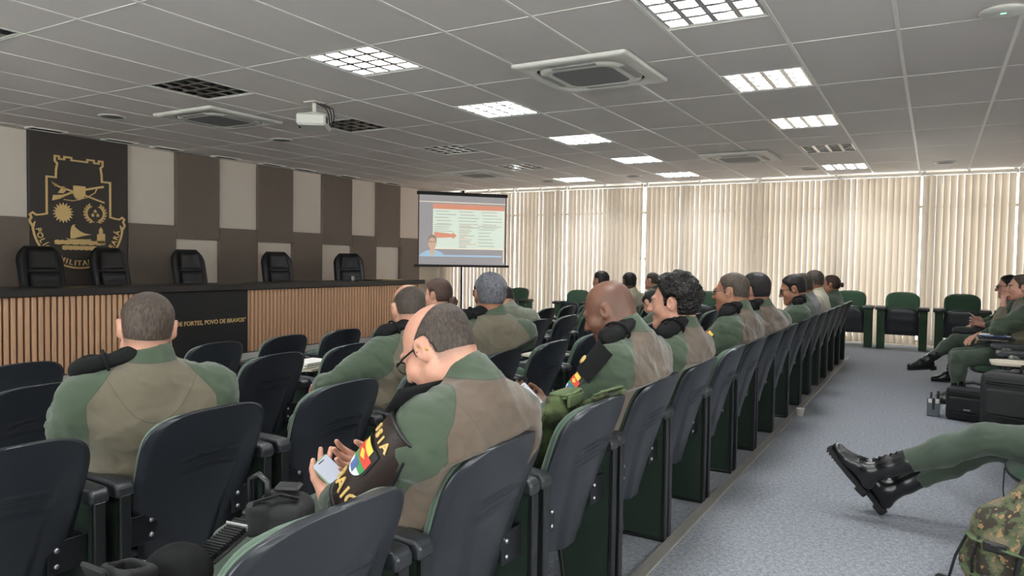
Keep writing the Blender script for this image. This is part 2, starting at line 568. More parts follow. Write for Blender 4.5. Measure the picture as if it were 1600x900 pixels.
# ------------------------------------------------------------------ walls
b = MB(); b.box((WALL_X-.1, (NEAR_Y+FAR_Y)/2, 1.42), (0.2, FAR_Y-NEAR_Y+.6, 3.4))
wl = struct(b.build('wall_left', M_['paint_wall']))
b = MB(); ym = (NEAR_Y+FAR_Y)/2; yl = FAR_Y-NEAR_Y+.6
b.box((RIGHT_X+.1, ym, .34), (0.2, yl, 1.24)); b.box((RIGHT_X+.1, ym, 2.93), (0.2, yl, .38))
RW_ADDED = [(-2.4, .2), (.9, 3.5)]  # unseen windows, added so daylight lifts the ceiling and left side
ed = [NEAR_Y-.3]+[v for p in RW_ADDED for v in p]+[FAR_Y+.3]
for k in range(0, len(ed), 2): b.box((RIGHT_X+.1, (ed[k]+ed[k+1])/2, 1.85), (0.2, ed[k+1]-ed[k], 1.78))
struct(b.build('wall_right', M_['paint_wall']))
for k, (ya, yb) in enumerate(RW_ADDED):
    f = MB(); zc = 1.85
    for s in (-1, 1):
        f.box((RIGHT_X+.1, (ya+yb)/2+s*((yb-ya)/2-.025), zc), (.06, .05, 1.78)); f.box((RIGHT_X+.1, (ya+yb)/2, zc+s*.865), (.06, yb-ya-.1, .05))
    f.box((RIGHT_X+.1, (ya+yb)/2, zc), (.06, .04, 1.68))
    w = struct(f.build('window_%d' % (11+k), M_['frame_alu']))
    p = MB(); p.box((RIGHT_X+.1, (ya+yb)/2, zc), (.006, yb-ya-.1, 1.68)); p.build('pane', M_['window_glass'], w)
b = MB(); xm = (WALL_X+RIGHT_X)/2; xl = RIGHT_X-WALL_X+.4
NWN_ADDED = [(-9.8, -7.2), (-6.4, -3.8), (-3.0, -.4), (.6, 3.4)]  # invented windows behind the viewer, let in extra fill daylight
b.box((xm, NEAR_Y-.1, .34), (xl, 0.2, 1.24)); b.box((xm, NEAR_Y-.1, 2.93), (xl, .2, .38))
ed = [WALL_X-.2]+[v for p in NWN_ADDED for v in p]+[RIGHT_X+.2]
for k in range(0, len(ed), 2): b.box(((ed[k]+ed[k+1])/2, NEAR_Y-.1, 1.85), (ed[k+1]-ed[k], 0.2, 1.78))
struct(b.build('wall_near', M_['paint_wall']))
for k, (xa, xb) in enumerate(NWN_ADDED):
    f = MB(); zc = 1.85
    for s in (-1, 1):
        f.box(((xa+xb)/2+s*((xb-xa)/2-.025), NEAR_Y-.1, zc), (.05, .06, 1.78)); f.box(((xa+xb)/2, NEAR_Y-.1, zc+s*.865), (xb-xa-.1, .06, .05))
    f.box(((xa+xb)/2, NEAR_Y-.1, zc), (.04, .06, 1.68))
    w = struct(f.build('window_%d' % (13+k), M_['frame_alu']))
    p = MB(); p.box(((xa+xb)/2, NEAR_Y-.1, zc), (xb-xa-.1, .006, 1.68)); p.build('pane', M_['window_glass'], w)
# acoustic panels in a chequer of white and brown, the brown ones thicker
edges = [-2.9, -2.1, -1.3, -.5, .3, 1.1, 1.9, 2.7, 3.5, 4.31, 5.116, 6.49, 7.29, 8.10, 8.91, 9.73, 10.49, 11.33, 12.10, 12.90, 13.62]
ZB = -.06
for k in range(len(edges)-1):
    y0, y1 = edges[k], edges[k+1]; w = y1-y0; yc = (y0+y1)/2
    if k == 10:
        b = MB(); b.box((WALL_X+.04, yc, (CEIL+ZB)/2), (0.08, w-.006, CEIL-ZB-.01), bev=.003)
        b.build('emblem_panel', M_['panel_black'], wl); continue
    white_up = (k % 2 == 1)
    sp = 1.875 if white_up else 1.66
    for up in (True, False):
        white = (white_up == up)
        z0, z1 = (sp, CEIL-.01) if up else (ZB, sp)
        th = 0.03 if white else 0.085
        b = MB(); b.box((WALL_X+th/2, yc, (z0+z1)/2), (th, w-.008, z1-z0-.006), bev=.004)
        b.build('white_panel' if white else 'brown_panel', M_['panel_white' if white else 'panel_brown'], wl)
# far wall: full-height glazing between a low kerb and the ceiling
b = MB(); b.box(((WALL_X+RIGHT_X)/2, FAR_Y+.1, -.12), (RIGHT_X-WALL_X+.4, 0.2, 0.35))
b.box((WALL_X+.10, FAR_Y+.1, 1.4), (0.24, 0.2, 3.4))
struct(b.build('wall_far', M_['paint_wall']))
nw = 10; W0, W1 = WALL_X+.22, RIGHT_X
for k in range(nw):
    x0 = W0+(W1-W0)*k/nw; x1 = W0+(W1-W0)*(k+1)/nw; z0, z1 = .055, CEIL-.004
    f = MB(); t_ = .05
    f.box(((x0+x1)/2, FAR_Y+.1, z0+t_/2), (x1-x0, .06, t_)); f.box(((x0+x1)/2, FAR_Y+.1, z1-t_/2), (x1-x0, .06, t_))
    f.box(((x0+x1)/2, FAR_Y+.1, 2.46), (x1-x0-2*t_, .06, .05))
    f.box((x0+t_/2, FAR_Y+.1, (z0+z1)/2), (t_, .06, z1-z0-2*t_)); f.box((x1-t_/2, FAR_Y+.1, (z0+z1)/2), (t_, .06, z1-z0-2*t_))
    w = struct(f.build('window_%d' % (k+1), M_['frame_alu']))
    p = MB(); p.box(((x0+x1)/2, FAR_Y+.1, (z0+z1)/2), (x1-x0-2*t_, .006, z1-z0-2*t_)); p.build('pane', M_['window_glass'], w)

# ------------------------------------------------------------------ vertical blinds
JX = [-10.30+1.373*0, ]
bounds = [(-10.50, -9.83, 'narrow cream vertical blind in the corner behind the projection screen', .022),
          (-9.80, -8.36, 'cream vertical blind just right of the projection screen stand', .016),
          (-8.36, -7.03, 'cream vertical blind with open slats beside the projection screen', .010),
          (-7.03, -5.27, 'cream vertical blind left of the bright vertical gap', .004),
          (-5.23, -2.97, 'cream vertical blind right of the bright vertical gap', .006),
          (-2.97, -0.23, 'cream vertical blind behind the aisle end of the seats', .004),
          (-0.23, 1.14, 'cream vertical blind behind the empty wide chairs on the right', .007),
          (1.14, 4.2, 'cream vertical blind at the right-hand end of the windows', .007)]
for bi, (x0, x1, lab, gp) in enumerate(bounds):
    t = empty('vertical_blind', ((x0+x1)/2, 14.42, 3.0)); tag(t, lab, 'blind', 'vertical blinds on the window wall')
    hw = (x1-x0)/2-.014
    b = MB(); b.box((0, 0, -.012), (2*hw, .045, .028), bev=.004)
    k = -hw+.03
    for q in (-hw+.02, 0, hw-.02): b.box((q, 0, .021), (.05, .06, .046), bev=.004)
    b.build('headrail', M_['t_bar'], t)
    b = MB(); n = max(2, int(round(2*hw/.100))); p = 2*hw/n; wd = .114
    for i in range(n):
        x = -hw+(i+.5)*p; ph = math.atan2((x0+x1)/2+x, 14.42)
        gap = gp*.10-.0004+random.gauss(0, .0007)+(.0022 if random.random() < .14 else 0)
        k = math.acos(max(-1, min(1, (p*math.cos(ph)-gap)/wd)))
        a = min((k-ph, -k-ph), key=abs)+rad(random.gauss(0, .4))
        zt, zb = -.03, -2.965
        V = []; tw = rad(random.gauss(0, .6))
        nz = 8
        for iz in range(nz+1):
            z = zt+(zb-zt)*iz/nz; aa = a+tw*iz/nz; bow = .006
            for u in (-1, -.5, 0, .5, 1):
                cc = (1-u*u)*bow
                V.append((x+u*wd/2*math.cos(aa)-cc*math.sin(aa), u*wd/2*math.sin(aa)+cc*math.cos(aa), z))
        F = [(r*5+c, r*5+c+1, r*5+c+6, r*5+c+5) for r in range(nz) for c in range(4)]
        b.arr(V, F, 0, True)
    b.build('slats', M_['blind_fabric'], t)
    c = MB(); c.tube([(-hw+.05, -.02, -2.955), (hw-.05, -.02, -2.955)], .003, 5); c.build('bottom_chain', M_['plastic_white'], t)
    if bi in (3, 4):
        c = MB(); c.tube([(hw-.01 if bi == 3 else -hw+.01, -.05, -.03), (hw-.01 if bi == 3 else -hw+.01, -.05, -1.5)], .004, 5)
        c.box((hw-.01 if bi == 3 else -hw+.01, -.05, -1.52), (.02, .02, .06), bev=.004); c.build('control_cord', M_['frame_alu'], t)

# ------------------------------------------------------------------ ceiling fittings
def make_ac():
    t = empty('air_conditioner')
    def ring(w, r, z, n=10):
        P = []
        for cx, cy, a0 in ((1, 1, 0), (-1, 1, 90), (-1, -1, 180), (1, -1, 270)):
            for i in range(n+1):
                a = rad(a0+90*i/n); P.append((cx*(w-r)+r*math.cos(a), cy*(w-r)+r*math.sin(a), z))
        return P
    def loft(b, rings, mi=0, close=True):
        n = len(rings[0]); V = sum(rings, [])
        F = [(i*n+k, (i+1)*n+k, (i+1)*n+(k+1) % n, i*n+(k+1) % n) for i in range(len(rings)-1) for k in range(n)]
        if close: F.append(tuple((len(rings)-1)*n+k for k in range(n))[::-1])
        b.add(V, F, mi, True)
    b = MB()
    loft(b, [ring(.52, .03, 0), ring(.52, .03, -.02), ring(.505, .04, -.032), ring(.41, .20, -.036), ring(.405, .20, -.014)], close=False)
    b.build('fascia', M_['plastic_white'], t)
    b = MB(); loft(b, [ring(.407, .20, -.014), ring(.385, .19, -.012)], close=True); b.build('air_gap', M_['slot_dark'], t)
    b = MB(); loft(b, [ring(.385, .19, -.013), ring(.375, .18, -.036), ring(.285, .10, -.046), ring(.275, .10, -.040)], close=False)
    b.build('inner_panel', M_['plastic_white'], t)
    b = MB(); loft(b, [ring(.277, .10, -.041), ring(.27, .10, -.042)]); b.build('intake_grille', M_['vent_mesh'], t)
    for a in range(4):
        M = Matrix.Rotation(a*PI/2, 4, 'Z'); b = MB()
        b.box((0, .355, -.038), (.40, .05, .008), M=M @ Matrix.Translation((0, 0, 0)), bev=.003)
        b.build('air_vane', M_['plastic_grey'], t)
    return t
ac = make_ac()
for i, (x, y, lab) in enumerate(((-2.635, 5.83, 'white ceiling cassette air conditioner nearest the viewer'), (-7.43, 5.73, 'white ceiling cassette air conditioner to the left of the projector'),
                          (-2.635, 11.42, 'white ceiling cassette air conditioner near the blinds over the aisle'), (-7.55, 11.6, 'white ceiling cassette air conditioner nearest the projection screen'))):
    o = ac if i == 0 else copy_tree(ac)
    o.location = (x, y, CEIL-.009); tag(o, lab, 'air conditioner', 'cassette air conditioners in the ceiling')
# access point with a green lamp
b = MB(); b.lathe([(.13, 0), (.135, -.008), (.125, -.020), (.06, -.027), (.001, -.028)][::-1], 28)
o = b.build('wireless_access_point', M_['plastic_white']); o.location = (.33, 5.64, CEIL-.004); tag(o, 'round white disc on the ceiling with a small green light', 'access point')
b = MB(); b.box((0, -.02, -.0275), (.03, .006, .003)); b.build('status_light', M_['green_led'], o)
# round ceiling speakers
def make_spk():
    b = MB(); b.lathe([(.15, 0), (.15, -.010), (.13, -.014), (.12, -.008)], 28)
    o = b.build('ceiling_speaker', M_['plastic_white'])
    b = MB(); b.lathe([(.121, -.010), (.06, -.012), (.001, -.012)], 24); b.build('speaker_grille', M_['vent_mesh'], o)
    return o
sp = make_spk()
for i, (x, y, lab) in enumerate(((-8.56, 5.10, 'round ceiling speaker left of the projector, nearest the viewer'), (.10, 13.3, 'round ceiling speaker at the right end near the blinds'),
                                 (-1.90, 13.3, 'round ceiling speaker beside the last light over the aisle'), (-5.0, 13.1, 'round ceiling speaker in front of the middle blinds'), (-8.0, 7.2, 'round ceiling speaker between two air conditioners near the dais'), (-6.95, 13.3, 'round ceiling speaker near the screen end of the blinds'))):
    o = sp if i == 0 else copy_tree(sp)
    o.location = (x, y, CEIL-.004); tag(o, lab, 'speaker', 'round ceiling speakers')
# slot downlights along the panelled wall
def make_slot():
    o = empty('slot_downlight')
    b = MB()
    for s in (-1, 1):
        b.box((s*.092, 0, -.009), (.018, .46, .018), bev=.003); b.box((0, s*.222, -.009), (.166, .018, .018), bev=.003)
    b.build('frame', M_['t_bar'], o)
    b = MB(); b.box((0, 0, -.006), (.166, .426, .008)); b.build('recess', M_['slot_dark'], o)
    return o
sl = make_slot()
nm = ['above the left edge of the emblem panel', 'above the right edge of the emblem panel', 'above the first brown panel', 'above the middle dais chair', 'above the second brown panel', 'above the third white panel', 'above the third brown panel', 'above the last brown panel']
for i, y in enumerate((5.24, 6.25, 7.0, 8.08, 9.06, 9.8, 11.0, 12.4)):
    o = sl if i == 0 else copy_tree(sl)
    o.location = (-10.30, y, CEIL-.004); tag(o, 'dark recessed slot light in the ceiling '+nm[i], 'downlight', 'slot downlights along the panelled wall')
# projector hanging from its bracket
t = empty('projector', (-5.75, 5.62, CEIL-.005)); tag(t, 'white video projector hanging from a short ceiling bracket', 'projector')
b = MB(); b.box((0, 0, -.008), (.16, .16, .016), bev=.004); b.tube([(0, 0, -.01), (0, 0, -.12)], .022, 10); b.box((0, 0, -.135), (.20, .16, .03), bev=.006); b.build('ceiling_bracket', M_['plastic_white'], t)
Mr = Matrix.Rotation(rad(125), 4, 'Z')
b = MB(); b.box((0, 0, -.215), (.40, .30, .125), bev=.02, M=Mr); b.build('projector_body', M_['plastic_white'], t)
b = MB(); b.lathe([(.045, 0), (.05, .03), (.042, .035), (.035, .02)], 18, M=Mr @ Matrix.Translation((.12, .15, -.21)) @ Matrix.Rotation(-PI/2, 4, 'X')); b.build('lens', M_['slot_dark'], t)
b = MB()
for i in range(5): b.box((-.12, -.152, -.24+i*.014), (.12, .006, .006), M=Mr)
b.box((.10, -.152, -.215), (.14, .006, .05), M=Mr); b.build('connector_panel', M_['slot_dark'], t)
b = MB()
for k in range(3):
    b.tube([(.02+.02*k, .03*k, -.01), (.12+.02*k, .05+.03*k, -.07), (.17, .04+.04*k, -.14), (.12+.03*k, .10, -.20)], .006, 6)
b.build('cable', M_['slot_dark'], t)
# ------------------------------------------------------------------ gold emblem on its black panel (plane x)
EX, EY, EZ = WALL_X+.081, 5.80, 2.0
em = empty('wall_emblem', (EX, EY, EZ)); tag(em, 'gold metal crest with battlements, sun, wreath and sailing boat on the black wall panel', 'emblem')
def ribbon(b, pts, w, closed=False, d=.016):
    """flat strip of width w following 2D points (y, z), standing d off the panel"""
    n = len(pts); L = []; R = []
    for i in range(n):
        a = Vector(pts[(i-1) % n] if (closed or i > 0) else pts[i]); c = Vector(pts[(i+1) % n] if (closed or i < n-1) else pts[i]); p = Vector(pts[i])
        d1 = (p-a).normalized() if (p-a).length > 1e-6 else (c-p).normalized(); d2 = (c-p).normalized() if (c-p).length > 1e-6 else d1
        nn = (Vector((-d1.y, d1.x))+Vector((-d2.y, d2.x))); nn = nn.normalized() if nn.length > 1e-6 else Vector((-d1.y, d1.x))
        s = 1/max(.5, nn.dot(Vector((-d1.y, d1.x))))
        L.append(p+nn*w/2*s); R.append(p-nn*w/2*s)
    m = n if closed else n-1
    V = [(0, *q) for q in L]+[(0, *q) for q in R]+[(d, *q) for q in L]+[(d, *q) for q in R]
    F = []
    for i in range(m):
        j = (i+1) % n
        F += [(2*n+i, 3*n+i, 3*n+j, 2*n+j), (i, 2*n+i, 2*n+j, j), (3*n+i, n+i, n+j, 3*n+j)]
    b.add(V, F)
def plate(b, pts, d=.016): b.prism(pts, 0, 0.0, d)
C0 = (-.03, -.18); RR = .625
right = [(.02-.03, .704), (.11-.03, .704), (.11-.03, .739), (.205-.03, .739), (.205-.03, .704), (.275-.03, .704), (.275-.03, .739), (.33-.03, .739), (.33-.03, .67), (.30-.03, .64), (.315-.03, .55), (.32-.03, .445), (.44-.03, .445), (.44-.03, -.06)]
arcp = [(.47, -.075), (.545, -.085), (.59, -.055), (.625, -.085), (.605, -.12), (.63, -.17), (.595, -.235), (.565, -.19)]
arc = [(C0[0]+RR*math.cos(a), C0[1]+RR*math.sin(a)) for a in [rad(-8-8.2*i) for i in range(21)]]
lf = [(-2*.03-p[0], p[1]) for p in right]; la = [(-2*.03-p[0], p[1]) for p in arcp]
b = MB(); ribbon(b, right+arcp+arc+la[::-1]+lf[::-1], .024, True); b.build('outline', M_['gold'], em)
b = MB()
ribbon(b, [(-.394, .37), (-.311, .323), (-.129, .274), (.037, .232), (.324, .145)], .022); plate(b, [(-.41, .39), (-.33, .35), (-.35, .32)])
ribbon(b, [(-.15, .25), (.06, .314), (.313, .377)], .030)
plate(b, [(-.396, .125), (-.30, .155), (-.24, .19), (-.15, .235), (-.14, .27), (-.21, .235), (-.26, .215), (-.385, .20)])
plate(b, [(-.32, .235), (-.25, .235), (-.20, .30), (-.255, .335), (-.28, .30)])
ribbon(b, [(-.25, .15), (-.12, .14), (.07, .20), (.19, .28), (.215, .34)], .010)
b.build('crossed_rifles', M_['gold'], em)
b = MB(); plate(b, [(-.115, .355), (.045, .355), (.045, .235), (.02, .19), (-.037, .155), (-.09, .19), (-.115, .235)], .024); b.build('shield', M_['gold'], em)
b = MB(); P = []
for i in range(36):
    r = .142 if i % 2 == 0 else .095; a = 2*PI*i/36+PI/2; P.append((-.254+r*math.cos(a), -.035+r*math.sin(a)))
plate(b, P); b.build('sun', M_['gold'], em)
b = MB()
for s in (-1, 1):
    ribbon(b, [(.19+s*.135*math.sin(a), -.02-.125*math.cos(a)) for a in [rad(5+12*i) for i in range(12)]], .008)
    for i in range(8):
        a = rad(18+17*i)
        for side in (-1, 1):
            cx, cz = .19+s*.135*math.sin(a), -.02-.125*math.cos(a); d = Vector((s*math.cos(a), math.sin(a))); nn = Vector((d.y, -d.x))*side
            tip = Vector((cx, cz))+d*.045+nn*.030
            m = (Vector((cx, cz))+tip)/2
            q = Vector((-(tip-m).y, (tip-m).x)).normalized()*.012
            plate(b, [(cx, cz), tuple(m+q), tuple(tip), tuple(m-q)])
b.build('wreath', M_['gold'], em)
b = MB()
for cx, cz in ((.19, .012), (.155, -.043), (.226, -.043)):
    plate(b, [(cx+(.03 if i % 2 == 0 else .012)*math.cos(PI/2+i*PI/5), cz+(.03 if i % 2 == 0 else .012)*math.sin(PI/2+i*PI/5)) for i in range(10)])
b.build('stars', M_['gold'], em)
b = MB()
plate(b, [(-.155, -.385), (-.155, -.30), (-.145, -.23), (-.12, -.195), (-.085, -.19), (-.11, -.205), (-.09, -.235), (-.04, -.275), (.03, -.31), (.135, -.325), (.03, -.345), (-.08, -.375), (-.11, -.388)])
plate(b, [(-.22, -.385), (-.14, -.398), (.13, -.392), (.11, -.42), (-.15, -.425)])
b.build('sailing_boat', M_['gold'], em)
b = MB(); plate(b, [(.215, -.445), (.219, -.315), (.246, -.315), (.246, -.25), (.27, -.215), (.296, -.25), (.296, -.305), (.328, -.305), (.328, -.445)]); b.build('lighthouse', M_['gold'], em)
b = MB()
for y0, y1, z, amp in ((-.37, .33, -.445, .012), (-.27, .20, -.52, .012)):
    n = 36; up = [(y0+(y1-y0)*i/n, z+.022+amp*abs(math.sin(i*.9))) for i in range(n+1)]; dn = [(y0+(y1-y0)*i/n, z-.02-amp*abs(math.sin(i*.55))*(1 if 0 < i < n else 0)) for i in range(n, -1, -1)]
    plate(b, up+dn)
b.build('waves', M_['gold'], em)
b = MB(); txt = 'POLÍCIA MILITAR DO CEARÁ'; n = len(txt); rt = .56
wid = {'I': .55, 'Í': .55, ' ': .6, 'M': 1.25}
ws = [wid.get(c, 1.0) for c in txt]; tot = sum(ws); acc = 0
for ch, w in zip(txt, ws):
    a = rad(187+(353-187)*((acc+w/2)/tot)); acc += w
    if ch == ' ': continue
    V, F = text_mesh(ch, .105, .012, .002, 'CENTER')
    up = Vector((0, -math.cos(a), -math.sin(a))); out = Vector((1, 0, 0)); rt_v = up.cross(out)
    p = Vector((.006, C0[0]+rt*math.cos(a), C0[1]+rt*math.sin(a)))
    b.arr(V, F, 0, False, frame_mat(p-up*.03, rt_v, up, out))
b.build('lettering', M_['gold'], em)

# ------------------------------------------------------------------ dais and long desk
DZ = -.06
b = MB(); b.box(((-8.93+WALL_X)/2, 4.6, (DZ-.165)/2-.0), (abs(WALL_X+8.93), 14.6, DZ+.165), 0)
da = struct(b.build('trim_2', M_['carpet']))
b = MB(); b.box((-8.925, 4.6, (DZ-.165)/2), (.012, 14.6, DZ+.163), bev=.003); b.build('riser', M_['white_trim'], da)
dk = empty('long_desk', (-9.0, 6.6, DZ)); tag(dk, 'long dais desk with dark top and vertical wooden slat front', 'desk')
Y0, Y1 = 1.2-6.6, 11.78-6.6
b = MB(); b.box((-.28, (Y0+Y1)/2, 1.0), (.72, Y1-Y0, .085), bev=.006); b.build('desktop', M_['desk_top'], dk)
b = MB(); b.box((-.05, (Y0+Y1)/2-.03, .478), (.03, Y1-Y0-.12, .955)); b.box((-.28, Y1-.10, .478), (.46, .04, .955)); b.box((-.28, Y0+.08, .478), (.46, .04, .955)); b.build('carcass', M_['desk_dark'], dk)
BY0, BY1 = 5.86-6.6, 7.44-6.6
for ya, yb in ((Y0+.07, BY0-.03), (BY1+.03, Y1-.09)):
    b = MB(); n = int(round((yb-ya)/.0735))
    b.box((-.034, (ya+yb)/2, .475), (.008, yb-ya+.03, .94), 1)
    for i in range(n+1): b.box((-.018, ya+(yb-ya)*i/n, .475), (.036, .047, .94), bev=.004)
    b.build('slat_front', [M_['slat_wood'], M_['slat_gap']], dk)
b = MB(); b.box((-.010, (BY0+BY1)/2, .475), (.05, BY1-BY0, .95), bev=.003); bp = b.build('banner_panel', M_['desk_black'], dk)
V, F = text_mesh('DE FORTES, POVO DE BRAVOS”', .086, .004, .0012)
xs = [v[0] for v in V]; sx = 1.17/(max(xs)-min(xs))
V = [((v[0]-min(xs))*sx, v[1], v[2]) for v in V]
b = MB(); b.arr(V, F, 0, False, frame_mat((.017, BY1-.035-1.17, .475), (0, 1, 0), (0, 0, 1), (1, 0, 0))); b.build('motto_lettering', M_['gold'], bp)
# small things on the desk
ZT = DZ+1.043
b = MB(); b.lathe([(.028, 0), (.036, .085), (.033, .085), (.026, .004)], 16); o = b.build('white_cup', M_['plastic_white']); o.location = (-9.25, 10.02, ZT); tag(o, 'small white cup on the desk beside the last dais chair', 'cup')
mat('yellow', rgb(205,170,70), .6); mat('paper', rgb(228,226,220), .8, var=.03)
t = empty('yellow_folder', (-9.12, 11.0, ZT)); tag(t, 'yellow folder lying at the right end of the dais desk', 'folder')
b = MB(); b.box((0, 0, .006), (.25, .36, .012), bev=.002); b.build('cover', M_['yellow'], t)
b = MB(); b.box((.0, 0, .015), (.21, .30, .006)); b.build('paper_sheets', M_['paper'], t)
b = MB(); b.box((0, 0, .009), (.2, .30, .018), bev=.004); o = b.build('black_notebook', M_['desk_black']); o.location = (-9.15, 10.45, ZT); tag(o, 'black notebook lying on the desk in front of the last dais chair', 'notebook')

# ------------------------------------------------------------------ executive chairs behind the desk
mat('leather', rgb(26,26,29), .38, var=.15, vscale=20, bump=.2, bscale=90)
mat('black_plastic', rgb(24,24,26), .4, var=.1)
def make_exec():
    t = empty('executive_chair')
    def cushion(name, zs, wf, yf, th, parent, ribs=0, mt='leather', amp=.008):
        """padded back part: zs range, half width wf(z), front y yf(z)"""
        nz, nx = 26, 14; V = []
        for side in (0, 1):
            for i in range(nz+1):
                v = i/nz; z = zs[0]+(zs[1]-zs[0])*v; w = wf(v)
                for k in range(nx+1):
                    u = -1+2*k/nx
                    e = (1-abs(u)**5)*(1-abs(2*v-1)**8)
                    rib = amp*abs(math.sin(v*PI*ribs)) if ribs else 0
                    y = yf(z)+(.04*u*u)-th*.5*max(e, 0)**.5*(1 if side == 0 else -1)*-1
                    if side == 0: y += rib*e
                    V.append((u*w, y, z))
        n = (nz+1)*(nx+1); F = []
        for i in range(nz):
            for k in range(nx):
                a = i*(nx+1)+k
                F.append((a+1, a, a+nx+1, a+nx+2)); F.append((n+a, n+a+1, n+a+nx+2, n+a+nx+1))
        for k in range(nx):
            F.append((k, k+1, n+k+1, n+k)); a = nz*(nx+1)+k; F.append((a+1, a, n+a, n+a+1))
        for i in range(nz):
            a = i*(nx+1); F.append((a+nx+1, a, n+a, n+a+nx+1)); a += nx; F.append((a, a+nx+1, n+a+nx+1, n+a))
        b = MB(); b.arr(V, F); return b.build(name, M_[mt], parent)
    yf = lambda z: -.16-.22*((z-.5)/1.05)
    cushion('backrest', (.50, 1.55), lambda v: .285*(1-max(0, (v-.80)/.20)**2.2*.42)*(.86+.14*min(1, v*3)), yf, .11, t)
    cushion('lumbar_cushion', (.58, 1.22), lambda v: .165+.02*v, lambda z: yf(z)+.055, .05, t, ribs=6)
    cushion('headrest_cushion', (1.25, 1.50), lambda v: .185-.03*v, lambda z: yf(z)+.055, .07, t)
    b = MB(); b.box((0, .10, .50), (.54, .52, .13), bev=.05); b.build('seat', M_['leather'], t)
    for s in (-1, 1):
        b = MB(); b.tube([(s*.29, -.10, .48), (s*.31, -.08, .70), (s*.31, .20, .72), (s*.30, .26, .50)], .022, 8); b.box((s*.31, .07, .735), (.07, .30, .035), bev=.014); b.build('armrest', M_['black_plastic'], t)
    b = MB(); b.tube([(0, .08, .10), (0, .08, .44)], .03, 10); b.build('gas_column', M_['metal_dark'], t)
    b = MB()
    for k in range(5):
        a = 2*PI*k/5+.3; b.tube([(0, .08, .12), (.30*math.cos(a), .08+.30*math.sin(a), .085)], [.03, .018], 8)
    b.build('star_base', M_['black_plastic'], t)
    for k in range(5):
        a = 2*PI*k/5+.3; b = MB()
        b.lathe([(.03, -.02), (.034, -.012), (.034, .012), (.03, .02)], 12, M=Matrix.Translation((.30*math.cos(a), .08+.30*math.sin(a), .034)) @ Matrix.Rotation(PI/2, 4, 'X')); b.build('caster', M_['black_plastic'], t)
    return t
ex = make_exec()
for i, (y, a, lab) in enumerate(((5.02, 8, 'black leather high-back chair under the left side of the gold emblem'), (5.93, 10, 'black leather high-back chair under the right side of the gold emblem'),
                                 (7.14, 4, 'black leather high-back chair in front of the first brown wall panel'), (8.82, -8, 'black leather high-back chair second from the screen end of the desk'), (10.52, -24, 'black leather high-back chair nearest the projection screen, turned aside'))):
    o = ex if i == 0 else copy_tree(ex)
    o.location = (-9.66, y, DZ); o.scale = (1.1, 1.0, 1.0); o.rotation_euler = (0, 0, rad(-90+a)); tag(o, lab, 'chair', 'executive chairs behind the dais desk')

# ------------------------------------------------------------------ projection screen on its tripod
for nm_, c_, e_ in (('grey', (150,146,148), .24), ('green', (188,198,186), .34), ('red', (196,134,110), .30), ('line', (150,138,128), .22), ('cream', (214,206,186), .32), ('skin', (192,160,138), .28), ('blue', (150,176,196), .30), ('hair', (140,132,118), .22)):
    emis('proj_'+nm_, rgb(*c_), e_, rgb(*c_))
mat('screen_black', rgb(30,28,30), .5)
P0 = Vector((-9.18, 11.86, 0)); P1 = Vector((-7.93, 13.30, 0)); dr = (P1-P0).normalized(); SW = (P1-P0).length
sn = Vector((dr.y, -dr.x, 0))      # towards the audience
st = empty('projection_screen', (P0+P1)/2); st.rotation_euler = (0, 0, math.atan2(dr.y, dr.x)); st.location.z = -.165
tag(st, 'portable projection screen on a tripod showing a slide and a man in glasses', 'projection screen')
z0, z1 = 1.46, 2.90
b = MB(); b.box((0, 0, (z0+z1)/2), (SW-.04, .004, z1-z0)); b.build('screen_cloth', M_['proj_grey'], st)
def q(b, x0, x1, a, c, mi, lift=.004):   # x 0..1 across, a..c 0..1 up
    X = lambda x: -SW/2+.02+(SW-.04)*x
    Z = lambda z: z0+(z1-z0)*z
    b.box(((X(x0)+X(x1))/2, -lift, (Z(a)+Z(c))/2), (X(x1)-X(x0), .002, Z(c)-Z(a)), mi)
b = MB()
q(b, .155, .985, .235, .865, 1, .0045); q(b, .155, .985, .80, .872, 2, .006); q(b, .0, 1, .895, .905, 3, .0045); q(b, .155, .985, .225, .24, 3, .006); q(b, .975, .985, .03, .80, 3, .006)
q(b, .28, .96, .115, .14, 5, .0045)
rl = random.Random(4)
for i in range(6):
    for k in range(3):
        x0 = .17+.27*k+rl.uniform(0, .03); q(b, x0, x0+rl.uniform(.15, .24), .765-.045*i, .772-.045*i, 4, .006)
for i in range(15):
    x0 = .455; q(b, x0, x0+rl.uniform(.06, .2), .585-.024*i, .592-.024*i, 2 if i % 3 == 0 else 4, .006)
    if i % 2: q(b, .68, rl.uniform(.8, .97), .585-.024*i, .592-.024*i, 4, .006)
for i in range(4): q(b, .17, .17+rl.uniform(.12, .25), .57-.03*i, .576-.03*i, 4, .006)
X = lambda x: -SW/2+.02+(SW-.04)*x
Z = lambda z: z0+(z1-z0)*z
b.prism([(X(.17), Z(.38)), (X(.38), Z(.395)), (X(.38), Z(.37)), (X(.43), Z(.42)), (X(.38), Z(.47)), (X(.38), Z(.445)), (X(.17), Z(.47))], 1, -.005, -.007, 2)
sh = [(X(.0), Z(.115)), (X(.29), Z(.115)), (X(.27), Z(.165)), (X(.20), Z(.205)), (X(.10), Z(.205)), (X(.03), Z(.16))]
b.prism(sh, 1, -.005, -.007, 5)
def oval(cx, cz, rx, rz): return [(X(cx)+rx*math.cos(a), Z(cz)+rz*math.sin(a)) for a in [2*PI*i/24 for i in range(24)]]
b.prism(oval(.15, .19, .045, .09), 1, -.006, -.0075, 6); b.prism(oval(.15, .335, .095, .135), 1, -.006, -.0078, 7); b.prism(oval(.15, .30, .085, .125), 1, -.0065, -.0085, 6)
for s in (-1, 1): b.prism(oval(.15+s*.021, .325, .030, .018), 1, -.007, -.0092, 4)
